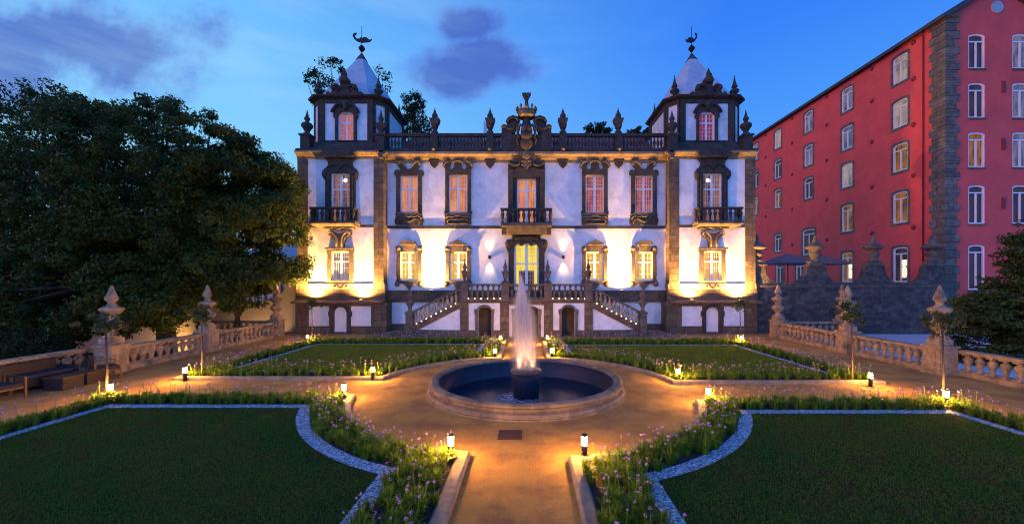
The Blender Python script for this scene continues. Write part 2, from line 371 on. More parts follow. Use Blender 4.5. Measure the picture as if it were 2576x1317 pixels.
def spot(name, loc, target, energy, color, size, blend=0.6, radius=0.08, parent=None):
    l = bpy.data.lights.new(name, 'SPOT'); l.energy = energy; l.color = color; l.spot_size = R(size); l.spot_blend = blend; l.shadow_soft_size = radius
    o = bpy.data.objects.new(name, l); C.objects.link(o)
    d = Vector(target) - Vector(loc); o.rotation_euler = d.to_track_quat('-Z', 'Y').to_euler()
    base = WP.get(parent.name, Vector((0, 0, 0))) if parent else Vector((0, 0, 0)); o.location = Vector(loc) - base
    if parent: o.parent = parent
    return o
def point(name, loc, energy, color, radius=0.1, parent=None):
    l = bpy.data.lights.new(name, 'POINT'); l.energy = energy; l.color = color; l.shadow_soft_size = radius
    o = bpy.data.objects.new(name, l); C.objects.link(o)
    base = WP.get(parent.name, Vector((0, 0, 0))) if parent else Vector((0, 0, 0)); o.location = Vector(loc) - base
    if parent: o.parent = parent
    return o
# surveyed measures of the facade are kept in drawing units; S(Y) turns them into metres on the wall that stands Y metres away
def U(x, Y): return (x - 1330) * Y / 1000
def Z(y, Y): return CAMH - (y - 710) * Y / 1000
def PL(pts, Y): return [(U(x, Y), Z(y, Y)) for x, y in pts]
def G(x, y, z=0.0): d = (CAMH - z) * 1000 / (y - 710); return (x - 1330) * d / 1000, d
def sym(half, cx):
    """closed outline from its left half, mirrored about cx"""
    return half + [(2 * cx - x, y) for x, y in reversed(half)]
def rect(x0, x1, y0, y1): return [(x0, y0), (x1, y0), (x1, y1), (x0, y1)]
def arc(cx, cy, rx, ry, a0, a1, n=8): return [(cx + rx * math.cos(R(a0 + (a1 - a0) * i / n)), cy - ry * math.sin(R(a0 + (a1 - a0) * i / n))) for i in range(n + 1)]
XA = -0.165
WARM = (1.0, 0.48, 0.11); GOLD = (1.0, 0.52, 0.14)
# ================================================================== SETTING: ground
def sheet(name, outer, z, m, holes=(), thick=None, kind='structure', label=None):
    mb = MB(); loops = [outer] + list(holes)
    tri = tessellate_polygon([[Vector((p[0], p[1], 0)) for p in l] for l in loops]); flat = [p for l in loops for p in l]
    mb.vf([(x, y, z) for x, y in flat], [tuple(t) for t in tri])
    if thick:
        k = 0
        for l in loops:
            n = len(l); mb.vf([(x, y, z) for x, y in l] + [(x, y, z - thick) for x, y in l], [(i, (i + 1) % n, (i + 1) % n + n, i + n) for i in range(n)])
    o = mb.build(name, m, fix=True)
    me = o.data   # make the sheet face upwards
    if me.polygons[0].normal.z < 0: me.flip_normals()
    return tag(o, label, kind=kind)
FC = (-0.09, 13.95)          # fountain centre
circ = lambda c, r, n=72, a0=0, a1=360: [(c[0] + r * math.cos(R(a0 + (a1 - a0) * i / n)), c[1] + r * math.sin(R(a0 + (a1 - a0) * i / n))) for i in range(n if abs(a1 - a0) == 360 else n + 1)]
mbg = MB(); mbg.box(-1500, 1500, -600, 1800, -2.4, -1.6); tag(mbg.build('ground', 'lower_ground'), kind='structure')
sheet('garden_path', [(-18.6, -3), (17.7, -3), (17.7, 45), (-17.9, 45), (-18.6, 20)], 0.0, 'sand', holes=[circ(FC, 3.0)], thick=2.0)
tag(MB().box(17.75, 60, -3, 29.4, -1.5, -0.1).build('lower_path', 'pale_paving'), kind='structure')
tag(MB().box(17.75, 60, 29.9, 90, -1.5, 2.3).build('upper_terrace', 'pale_paving'), kind='structure')
# ------------------------------------------------------------------ four garden quarters
def quarter(qx, qy, c, R0, y_edge, y_far, x_in, x_out, lawn_in, lawn_out, gx_in, rim, rows_y):
    pass
def arc_pts(c, r, xlim, ylim, sx, sy, n=22):
    """points on the circle round the fountain from the inner path side to the cross path side of one quarter"""
    dxv = abs(xlim - c[0]); dyv = abs(ylim - c[1])
    a0 = math.atan2(math.sqrt(max(r * r - dxv * dxv, 0)), dxv)   # meets x = xlim
    a1 = math.atan2(dyv, math.sqrt(max(r * r - dyv * dyv, 0)))   # meets y = ylim
    return [(c[0] + sx * r * math.cos(a0 + (a1 - a0) * i / n), c[1] + sy * r * math.sin(a0 + (a1 - a0) * i / n)) for i in range(n + 1)]
def outline(c, r, xin, yin, xout, yout, sx, sy):
    pts = arc_pts(c, r, xin, yin, sx, sy)
    return pts + [(xout, yin), (xout, yout), (xin, yout)]
def ring_kerb(poly_out, poly_in, z0, z1):
    """rounded kerb between two outlines with the same number of points (closed)"""
    n = len(poly_out); vs = []; rows = []
    po, pi = poly_out, poly_in
    prof = [(0.0, z0), (0.0, z1 - 0.035), (0.16, z1), (0.84, z1), (1.0, z1 - 0.03), (1.0, z0)]
    for t, z in prof:
        for i in range(n): vs.append((po[i][0] * (1 - t) + pi[i][0] * t, po[i][1] * (1 - t) + pi[i][1] * t, z))
    fs = []
    for k in range(len(prof) - 1):
        for i in range(n): j = (i + 1) % n; fs.append((k * n + i, k * n + j, (k + 1) * n + j, (k + 1) * n + i))
    return vs, fs
QS = {}
def make_quarter(key, c, sx, sy, xin, xout, yin, yout, w_in, w_cross, w_out, w_far, where):
    """xin/yin: bed edges on the inner path and the cross path, xout/yout: outer edges; w_*: depth of the planted strip on each side"""
    KW = 0.26; r = 5.45
    o = outline(c, r, xin, yin, xout, yout, sx, sy)
    k = outline(c, r + KW, xin + sx * KW, yin + sy * KW, xout - sx * 0.14, yout - sy * 0.14, sx, sy)
    vs, fs = ring_kerb(o, k, -0.05, 0.13)
    tag(MB().vf(vs, fs).build('bed_kerb', 'kerb_stone'), kind='structure')
    g = outline(c, r + KW + 0.78, xin + sx * w_in, yin + sy * w_cross, xout - sx * w_out, yout - sy * w_far, sx, sy)
    l = outline(c, r + KW + 1.10, xin + sx * (w_in + 0.30), yin + sy * (w_cross + 0.33), xout - sx * (w_out + 0.30), yout - sy * (w_far + 0.33), sx, sy)
    sheet('soil', k, 0.065, 'soil', holes=[g])
    sheet('gravel_strip', g, 0.085, 'white_gravel', holes=[l])
    sheet('lawn', l, 0.078, 'lawn')
    QS[key] = (k, g, l)
make_quarter('NL', (-0.2, 13.8), -1, -1, -1.24, -13.4, 12.75, -0.5, 1.30, 0.92, 0.90, 0.9, 'near left')
make_quarter('NR', (-0.15, 13.6), 1, -1, 0.82, 12.9, 12.25, -0.5, 1.25, 0.92, 0.90, 0.9, 'near right')
make_quarter('FL', (-0.2, 13.8), -1, 1, -1.33, -13.5, 15.05, 24.9, 1.10, 1.10, 0.90, 1.30, 'far left')
make_quarter('FR', (-0.15, 13.7), 1, 1, 0.84, 13.0, 14.45, 24.6, 1.10, 1.10, 0.90, 1.30, 'far right')
# ------------------------------------------------------------------ planting: strap leaves and violet flower heads
def inside(p, poly):
    x, y = p; r = False; n = len(poly)
    for i in range(n):
        x0, y0 = poly[i]; x1, y1 = poly[(i + 1) % n]
        if (y0 > y) != (y1 > y) and x < (x1 - x0) * (y - y0) / (y1 - y0) + x0: r = not r
    return r
def planting(key, label, flowers, dens=1.0):
    k, g, l = QS[key]; xs = [p[0] for p in k]; ys = [p[1] for p in k]
    V = []; F = []; MI = []
    def tri(a, b, c_, m): n = len(V); V.extend((a, b, c_)); F.append((n, n + 1, n + 2)); MI.append(m)
    def quad(a, b, c_, d, m): n = len(V); V.extend((a, b, c_, d)); F.append((n, n + 1, n + 2, n + 3)); MI.append(m)
    sp = 0.235 / dens; y0 = max(min(ys), 3.2)
    yy = y0
    while yy < max(ys):
        xx = min(xs)
        while xx < max(xs):
            p = (xx + random.uniform(-.1, .1), yy + random.uniform(-.1, .1)); xx += sp
            if not inside(p, k) or inside(p, g): continue
            dist = p[1]; near = dist < 11
            if abs(p[0] / max(p[1], .1) + 0.02) > 1.36: continue
            nb = 66 if dist < 10 else (44 if dist < 15 else 26); bw = 0.0055 + 0.0008 * dist
            hh = random.uniform(0.19, 0.31)
            for _ in range(nb):
                a = random.uniform(0, 6.283); ln = hh * random.uniform(0.75, 1.3); lean = random.uniform(0.1, 0.85) ** 1.2
                ca, sa = math.cos(a), math.sin(a); r0 = random.uniform(0, 0.07)
                b = Vector((p[0] + ca * r0, p[1] + sa * r0, 0.06)); side = Vector((-sa, ca, 0)) * bw
                m_ = b + Vector((ca * lean * ln * 0.38, sa * lean * ln * 0.38, ln * 0.62)); t_ = b + Vector((ca * lean * ln, sa * lean * ln, ln * (1.0 - 0.45 * lean)))
                quad(b - side, b + side, m_ + side * .8, m_ - side * .8, 0); tri(m_ - side * .8, m_ + side * .8, t_, 0)
            nf = flowers(p)
            for _ in range(int(nf) + (random.random() < nf % 1)):
                a = random.uniform(0, 6.283); L = random.uniform(0.38, 0.62); lean = random.uniform(0.02, 0.45)
                d = Vector((math.cos(a) * lean, math.sin(a) * lean, 1)).normalized(); b = Vector((p[0], p[1], 0.06)); t_ = b + d * L
                sw = 0.0022 + 0.00028 * dist; quad(b - Vector((sw, 0, 0)), b + Vector((sw, 0, 0)), t_ + Vector((sw, 0, 0)), t_ - Vector((sw, 0, 0)), 0)
                rad = random.uniform(0.014, 0.030)
                for _ in range(11 if near else 7):
                    u = Vector((random.gauss(0, 1), random.gauss(0, 1), random.gauss(0, 0.7) + .2)).normalized(); q = Vector((random.gauss(0, 1), random.gauss(0, 1), random.gauss(0, 1))).normalized()
                    c0 = t_ + u * rad; s_ = 0.007 + 0.0006 * dist; e = u.cross(q).normalized() * s_; f_ = u.cross(e).normalized() * s_
                    quad(c0 - e, c0 + f_, c0 + e, c0 - f_, 1)
        yy += sp
    me = bpy.data.meshes.new('flower_border'); me.from_pydata([tuple(v) for v in V], [], F); me.materials.append(M['blade']); me.materials.append(M['petal'])
    me.polygons.foreach_set('material_index', MI)
    o = bpy.data.objects.new('flower_border', me); C.objects.link(o); tag(o, label, 'flower border', kind='stuff')
planting('NL', 'strappy green border with violet flower heads round the near left lawn', lambda p: 1.05 if p[0] > -7 else 0.7)
planting('NR', 'strappy green border with violet flower heads round the near right lawn', lambda p: 1.05)
planting('FL', 'low green border with violet flowers round the far left lawn', lambda p: 0.75 if p[1] < 22 else 0.35)
planting('FR', 'low green border with pale violet flowers round the far right lawn', lambda p: 0.85 if p[1] < 22 else 0.35)
def lawn_grass(key, label, dens, hgt):
    l = np.array(QS[key][2]); x0, y0 = l.min(0); x1, y1 = l.max(0); y0 = max(y0, 4.6)
    n_ = int((x1 - x0) * (y1 - y0) * dens); P_ = np.stack([rng.uniform(x0, x1, n_), rng.uniform(y0, y1, n_)], 1)
    P_ = P_[np.abs(P_[:, 0] + .02 * P_[:, 1]) < 1.36 * P_[:, 1]]
    ins = np.zeros(len(P_), bool); m_ = len(l)
    for i in range(m_):
        a, b = l[i], l[(i + 1) % m_]
        c_ = (a[1] > P_[:, 1]) != (b[1] > P_[:, 1])
        with np.errstate(divide='ignore', invalid='ignore'): xx = (b[0] - a[0]) * (P_[:, 1] - a[1]) / (b[1] - a[1]) + a[0]
        ins ^= c_ & (P_[:, 0] < xx)
    P_ = P_[ins]; k = len(P_); d = P_[:, 1]
    th = rng.uniform(0, np.pi, k); w_ = (0.004 + 0.0007 * d)[:, None]; sd = np.stack([np.cos(th), np.sin(th), np.zeros(k)], 1) * w_
    B_ = np.concatenate([P_, np.full((k, 1), 0.076)], 1); T_ = B_ + np.concatenate([rng.normal(size=(k, 2)) * hgt * .45, (hgt * rng.uniform(.5, 1.2, k))[:, None]], 1)
    v = np.stack([B_ - sd, B_ + sd, T_ + sd * .3, T_ - sd * .3], 1).reshape(-1, 3)
    me = bpy.data.meshes.new('grass'); me.vertices.add(len(v)); me.vertices.foreach_set('co', v.ravel()); me.loops.add(k * 4); me.loops.foreach_set('vertex_index', np.arange(k * 4))
    me.polygons.add(k); me.polygons.foreach_set('loop_start', np.arange(0, k * 4, 4)); me.polygons.foreach_set('loop_total', np.full(k, 4)); me.update(calc_edges=True); me.materials.append(M['turf_blade' if key[0] == 'N' else 'turf_lit'])
    o = bpy.data.objects.new('grass', me); C.objects.link(o); tag(o, label, 'grass', kind='stuff')
mat('turf_blade', (0.040, 0.15, 0.014), 0.8, (0.11, 0.16, 0.02), 0.8, stain=(0.14, 0.09, 0.03), sscale=1.7, translucent=0.3, spec=0.1)
mat('turf_lit', (0.15, 0.26, 0.02), 0.8, (0.24, 0.27, 0.025), 0.9, stain=(0.22, 0.17, 0.04), sscale=2.0, translucent=0.35, spec=0.1)  # same turf, lighter and yellower: floodlight on the far lawns put into the colour
lawn_grass('NL', 'short mown grass of the near left lawn', 1100, 0.035)
lawn_grass('NR', 'short mown grass of the near right lawn', 1100, 0.035)
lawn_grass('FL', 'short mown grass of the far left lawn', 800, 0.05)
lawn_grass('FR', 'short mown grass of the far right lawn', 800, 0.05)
# ================================================================== FOUNTAIN
fo = thing('fountain', (FC[0], FC[1], 0), 'round granite fountain basin with moulded rim and central drum, jet rising from it', 'fountain')
mb = MB(); seg = 84
prof = [(3.0, -0.6), (3.0, 0.36), (3.03, 0.41), (3.10, 0.435), (3.22, 0.43), (3.30, 0.39), (3.31, 0.33), (3.25, 0.29), (3.21, 0.27), (3.21, 0.20), (3.25, 0.18), (3.33, 0.15), (3.36, 0.10), (3.36, 0.05), (3.40, 0.04), (3.42, -0.05)]
n = len(prof); vs = []
for k in range(seg):
    a = 2 * math.pi * (k + 3) / seg
    for r, z in prof:
        rr = r - (0.018 if (k % 6 == 0 and r > 3.01) else 0.0); vs.append((FC[0] + rr * math.cos(a), FC[1] + rr * math.sin(a), z - (0.008 if k % 6 == 0 and z > 0.3 else 0)))
fs = [(k * n + i, ((k + 1) % seg) * n + i, ((k + 1) % seg) * n + i + 1, k * n + i + 1) for k in range(seg) for i in range(1, n - 1)]
mb.vf(vs, fs, False); mb.build('rim', 'fountain_stone', fo)
MB().lathe([(0.0, -0.62), (3.0, -0.62), (2.997, 0.35)], (FC[0], FC[1], 0), 72, cap=False).build('lining', 'basin_lining', fo)
MB().lathe([(0.46, -0.6), (0.46, 0.42), (0.47, 0.50), (0.52, 0.54), (0.54, 0.58), (0.54, 0.63), (0.50, 0.655), (0.0, 0.67)], (FC[0], FC[1], 0), 40).build('drum', 'basin_lining', fo)
MB().lathe([(0.05, 0.66), (0.045, 0.74), (0.03, 0.78), (0.0, 0.79)], (FC[0], FC[1], 0), 12).build('nozzle', 'dark_metal', fo)
# joints between the rim stones
# water
def water_mat():
    m = bpy.data.materials.new('water'); m.use_nodes = True; t = NT(m.node_tree); p = t.n['Principled BSDF']
    pos = t.add('ShaderNodeNewGeometry').outputs['Position']
    p.inputs['Base Color'].default_value = (0.012, 0.018, 0.03, 1); p.inputs['Roughness'].default_value = 0.12; p.inputs['IOR'].default_value = 1.33; p.inputs['IOR'].default_value = 1.25
    b = t.add('ShaderNodeBump'); b.inputs['Distance'].default_value = 0.012; b.inputs['Strength'].default_value = 0.8; t.link(t.noise(pos, 9, 4, 0.6), b.inputs['Height']); t.link(b.outputs[0], p.inputs['Normal'])
    v = t.add('ShaderNodeVectorMath', operation='DISTANCE'); t.link(pos, v.inputs[0]); v.inputs[1].default_value = (FC[0] - 0.25, FC[1] - 0.2, -0.28)
    foam = t.math('MULTIPLY', t.ramp(v.outputs['Value'], [(0.42, (1, 1, 1)), (0.95, (0, 0, 0))]), t.ramp(t.noise(pos, 7, 6, 0.75), [(0.42, (0, 0, 0)), (0.62, (1, 1, 1))]))
    t.link(t.mix(foam, (0.012, 0.018, 0.03), (0.5, 0.52, 0.6)), p.inputs['Base Color']); t.link(t.math('MULTIPLY_ADD', foam, 0.6, 0.06), p.inputs['Roughness'])
    M['water'] = m
    m = bpy.data.materials.new('spray'); m.use_nodes = True; t = NT(m.node_tree); t.n.remove(t.n['Principled BSDF'])
    vol = t.add('ShaderNodeVolumePrincipled'); vol.inputs['Color'].default_value = (0.95, 0.93, 0.92, 1); vol.inputs['Anisotropy'].default_value = 0.2
    pos = t.add('ShaderNodeNewGeometry').outputs['Position']
    mp = t.add('ShaderNodeMapping'); t.link(pos, mp.inputs[0]); mp.inputs['Scale'].default_value = (9, 9, 0.55)
    nn = t.ramp(t.noise(mp.outputs[0], 1.0, 4, 0.6), [(0.38, (0.25, 0.25, 0.25)), (0.66, (1, 1, 1))])
    # denser near the middle of the plume and near its crown
    sp = t.add('ShaderNodeSeparateXYZ'); t.link(pos, sp.inputs[0])
    rx = t.math('SUBTRACT', sp.outputs[0], t.math('MULTIPLY_ADD', sp.outputs[2], -0.055, FC[0] + 0.02)); ry = t.math('SUBTRACT', sp.outputs[1], FC[1])
    rr = t.math('SQRT', t.math('ADD', t.math('MULTIPLY', rx, rx), t.math('MULTIPLY', ry, ry)))
    wid = t.math('MINIMUM', t.math('MAXIMUM', t.math('MULTIPLY_ADD', sp.outputs[2], -0.36, 1.50), 0.06), 0.62)
    q = t.math('DIVIDE', rr, wid)
    fall = t.math('POWER', t.math('SUBTRACT', 1.0, t.math('MINIMUM', q, 1.0)), 2.0)
    t.link(t.math('MULTIPLY', t.math('MULTIPLY', fall, t.math('MULTIPLY', nn, t.math('MINIMUM', t.math('MULTIPLY_ADD', sp.outputs[2], 0.34, 0.08), 1.0))), 15.0), vol.inputs['Density']); t.link(vol.outputs[0], t.n['Material Output'].inputs['Volume'])
    M['spray'] = m
    m = bpy.data.materials.new('jet'); m.use_nodes = True; t = NT(m.node_tree); p = t.n['Principled BSDF']
    p.inputs['Base Color'].default_value = (0.9, 0.88, 0.86, 1); p.inputs['Roughness'].default_value = 0.5
    tr = t.add('ShaderNodeBsdfTransparent'); tl = t.add('ShaderNodeBsdfTranslucent'); tl.inputs[0].default_value = (0.9, 0.88, 0.86, 1); mx = t.add('ShaderNodeMixShader'); mx2 = t.add('ShaderNodeMixShader')
    mx.inputs[0].default_value = 0.5; mx2.inputs[0].default_value = 0.62
    t.link(p.outputs[0], mx.inputs[1]); t.link(tl.outputs[0], mx.inputs[2]); t.link(mx.outputs[0], mx2.inputs[1]); t.link(tr.outputs[0], mx2.inputs[2]); t.link(mx2.outputs[0], t.n['Material Output'].inputs[0])
    M['jet'] = m
water_mat()
MB().lathe([(0.0, -0.28), (2.995, -0.28)], (FC[0], FC[1], 0), 72, cap=False).build('pool_water', 'water')
tag(bpy.data.objects['pool_water'], kind='structure')
jt = tag(MB().tube([(FC[0], FC[1], 0.78), (FC[0] - 0.02, FC[1], 1.6), (FC[0] - 0.07, FC[1], 2.6), (FC[0] - 0.14, FC[1], 3.5), (FC[0] - 0.18, FC[1], 3.9)], [0.022, 0.045, 0.08, 0.11, 0.02], 12).build('water_jet', 'jet'),
    'pale jet of water rising from the fountain drum with falling spray', 'water jet')
MB().lathe([(0.0, 0.66), (0.50, 0.68), (0.52, 1.2), (0.46, 1.9), (0.34, 2.9), (0.22, 3.5), (0.14, 3.85), (0.05, 4.03), (0.0, 4.06)], (0, 0, 0), 24)
sp_ = MB().lathe([(0.0, 0.0), (0.66, 0.0), (0.66, 1.2), (0.64, 2.0), (0.58, 2.6), (0.45, 3.1), (0.29, 3.55), (0.15, 3.85), (0.05, 4.02), (0.0, 4.04)], (FC[0], FC[1], 0), 28)
sp_.v = [(x - 0.055 * z + 0.02, y, z) for x, y, z in sp_.v]
sp_.build('spray', 'spray', jt)
mbs_ = MB()
for k_ in range(90):
    a_ = random.uniform(0, 6.283); top = random.uniform(2.0, 3.95) ; rr_ = random.uniform(.06, .52) * (1.0 - .12 * (top - 2)); lean_ = -.055 * top
    cx_, cy_ = math.cos(a_), math.sin(a_); z0_ = random.uniform(.7, top - .8)
    pts_ = []
    for t_ in np.linspace(0, 1, 6):
        z_ = top + (z0_ - top) * t_; q_ = rr_ * (0.15 + 0.85 * math.sqrt((top - z_) / max(top - 0.6, .1))); pts_.append((FC[0] + cx_ * q_ - .055 * z_ + .02, FC[1] + cy_ * q_, z_))
    mbs_.tube(pts_, [random.uniform(.003, .007)] * 6, 4)
mbs_.build('strands', 'jet', jt, fix=False)
for k_ in range(3):
    a_ = R(90 + 120 * k_); spot('jet_light', (FC[0] + .3 * math.cos(a_), FC[1] + .3 * math.sin(a_), 0.72), (FC[0] - .05, FC[1], 2.6), 110, (1.0, 0.50, 0.24), 60, .8, .05, fo)
gr = tag(MB().box(-0.74, -0.16, 9.37, 9.98, -0.03, 0.012).build('drain_cover', 'rust_iron'), 'rusty square metal drain cover set in the sand before the fountain', 'drain cover')
# ================================================================== BOLLARDS
def bollard(loc, label):
    t = thing('bollard_light', (0, 0, 0), label, 'bollard light', 'glowing bollard lights along the beds')
    m = MB().lathe([(0.062, 0.0), (0.062, 0.30), (0.055, 0.305), (0.0, 0.306)], (0, 0, 0), 20); m.build('post', 'dark_metal', t, local=True)
    MB().lathe([(0.055, 0.306), (0.058, 0.33), (0.058, 0.47), (0.055, 0.49)], (0, 0, 0), 20).build('lamp_glass', 'lamp_glass', t, local=True)
    MB().lathe([(0.0, 0.490), (0.064, 0.490), (0.064, 0.51), (0.055, 0.53), (0.0, 0.535)], (0, 0, 0), 20).build('cap', 'dark_metal', t, local=True)
    return t
BL = [(1134, 1107, 'glowing bollard light at the start of the left path kerb, nearest on the left'), (1470, 1107, 'glowing bollard light at the start of the right path kerb, nearest on the right'),
      (278, 972, 'glowing bollard light at the outer far corner of the near left bed'), (2380, 990, 'glowing bollard light beside a young tree at the outer corner of the near right bed'),
      (465, 930, 'glowing bollard light at the outer front corner of the far left bed'), (2190, 943, 'glowing bollard light at the outer front corner of the far right bed'),
      (865, 973, 'glowing bollard light left of the fountain where the near left bed meets the cross path'), (1782, 983, 'glowing bollard light right of the fountain where the near right bed meets the cross path'),
      (938, 928, 'glowing bollard light in the front corner of the far left bed nearest the fountain'), (1706, 933, 'glowing bollard light half hidden by flowers in the front corner of the far right bed'),
      (1245, 881, 'glowing bollard light just behind the fountain on the left of the inner path'), (1388, 881, 'glowing bollard light just behind the fountain on the right of the inner path'),
      (1259, 848, 'small glowing bollard light left of the path before the terrace stairs'), (1377, 848, 'small glowing bollard light right of the path before the terrace stairs'),
      (774, 846, 'small glowing bollard light in front of the left tower'), (1865, 850, 'small glowing bollard light in front of the right tower')]
b0 = None
for x, y, lab in BL:
    X, Y = G(x, y, 0.41)
    if b0 is None: b0 = bollard(None, lab); b0.location = (X, Y, 0.02)
    else: dup_tree(b0, (X, Y, 0.02), label=lab)
# ================================================================== PALACE
YT = 29.3; YM = 30.0; YO = 30.16
pal = thing('manor_house', (XA, 30, 0), 'white baroque palace with dark granite trim and two pyramid roofed towers', 'palace')
TX0, TX1 = U(752, YT), U(964, YT)
def both(fn):
    for s in (1, -1): fn(s)
def window_unit(parent, cx, y0, y1, wdt, Y, pane, rows=(2, 3), depth=0.10, s=1, arch=0, transom=0.36, bars=2, o=None, ang=0, hall=False):
    """casement window: cx, y0, y1, wdt in drawing units; built in a wall opening"""
    mb = MB(); x0, x1 = cx - wdt / 2, cx + wdt / 2; k = wdt / 45.0
    t = 3.3 * k
    def q(a, b, c_, d, d0=-depth - 0.04, d1=-depth + 0.05): mb.prism(PL(rect(a, b, c_, d), Y), d0, d1, o=(0, Y))
    q(x0, x0 + t, y0, y1); q(x1 - t, x1, y0, y1); q(x0 + t, x1 - t, y0, y0 + t); q(x0 + t, x1 - t, y1 - t, y1)
    yt = y0 + (y1 - y0) * transom
    q(cx - 2.6 * k, cx + 2.6 * k, y0 + t, y1 - t, d1=-depth + 0.045); q(x0 + t, cx - 2.6 * k, yt - 1.7, yt + 1.7, d1=-depth + 0.06); q(cx + 2.6 * k, x1 - t, yt - 1.7, yt + 1.7, d1=-depth + 0.06)
    th = 0.3
    for (a, b) in ((x0 + t, cx - 2.6 * k), (cx + 2.6 * k, x1 - t)):
        for i in range(1, bars + 1):
            xx = a + (b - a) * i / (bars + 1); q(xx - th, xx + th, y0 + t, y1 - t, d1=-depth + 0.0)
        for (c_, d, nr) in ((y0 + t, yt - 1.7, rows[0]), (yt + 1.7, y1 - t, rows[1])):
            for i in range(1, nr + 1):
                yy = c_ + (d - c_) * i / (nr + 1); q(a, b, yy - th, yy + th, d1=-depth - 0.005)
    pm = MB().prism(PL(rect(x0, x1, y0, y1), Y), -depth - 0.10, -depth - 0.06, o=(0, Y))
    if s < 0: mb.flip(XA); pm.flip(XA)
    wn_ = mb.build('window', 'white_paint', parent); pm.build('pane', pane, wn_)
    if hall:
        hm = MB().prism(PL(rect(cx - wdt * 0.30, cx + wdt * 0.30, y0 + (y1 - y0) * 0.5, y1), Y), -depth - 0.058, -depth - 0.05, o=(0, Y)); hm.build('inner_door', 'pane_hall', wn_)
    return wn_
def holed(x0, x1, y0, y1): return PL([(x0, y0), (x0, y1), (x1, y1), (x1, y0)], 1)
# --- main wall
win_main = [(1030, 442, 534, 46), (1153, 440, 534, 48)]
win_low = [(1030, 633, 705, 46), (1153, 633, 705, 46)]
mx0, mx1 = TX1 - 0.05, 2 * XA - TX1 + 0.05
holes = []
for cx, a, b, wd in win_main + win_low:
    for s in (1, -1):
        h = PL(rect(cx - wd / 2, cx + wd / 2, a, b), YM)
        if s < 0: h = [(2 * XA - u, z) for u, z in h]
        holes.append(h)
holes.append(PL(rect(1300.5, 1348.5, 449, 560), YM))
door_out = [(1293, 749)] + [(1293, 640)] + arc(1308, 626, 15, 15, 180, 95, 6) + arc(1340, 626, 15, 15, 85, 0, 6) + [(1355, 640), (1355, 749)]
door_out = [(x, y) for x, y in door_out]
holes.append(PL(door_out, YM))
mb = MB().prism([(mx0, -0.1), (mx1, -0.1), (mx1, 13.2), (mx0, 13.2)], -0.4, 0.0, holes=holes, o=(0, YM))
mb.build('wall', 'stucco', pal)
mb = MB().box(mx0, mx1, YM + 0.42, 40, -0.1, 13.15); mb.build('wall', 'stucco', pal)
# string course, base course, cornice
zs = lambda y, Y=YM: Z(y, Y)
mb = MB()
for x0, x1 in ((mx0 + 0.08, U(1262, YM)), (U(1387, YM), mx1 - 0.08)): mb.box(x0, x1, YM - 0.09, YM + 0.0, zs(574), zs(567.5))
mb.build('string_course', 'granite', pal)
mb = MB().box(mx0 + 0.08, mx1 - 0.08, YM - 0.14, YM, zs(759), zs(729)); mb.box(mx0 + 0.08, mx1 - 0.08, YM - 0.14, YM, -0.1, zs(813)); mb.build('base_course', 'granite_block', pal)
def corn(Y, ztop, zbot, out, bed=0.25):
    h = ztop - zbot
    return [(Y, zbot - bed), (Y - 0.07, zbot - bed), (Y - 0.07, zbot - bed * 0.15), (Y - out * 0.45, zbot + 0.03), (Y - out * 0.6, zbot + h * 0.35), (Y - out * 0.85, zbot + h * 0.5), (Y - out, zbot + h * 0.62), (Y - out, ztop), (Y + 0.2, ztop + 0.02), (Y + 0.2, zbot - bed)]
MB().px(corn(YM, zs(386), zs(401), 0.5), mx0 + 0.1, mx1 - 0.1).build('cornice', 'cornice_stone', pal)
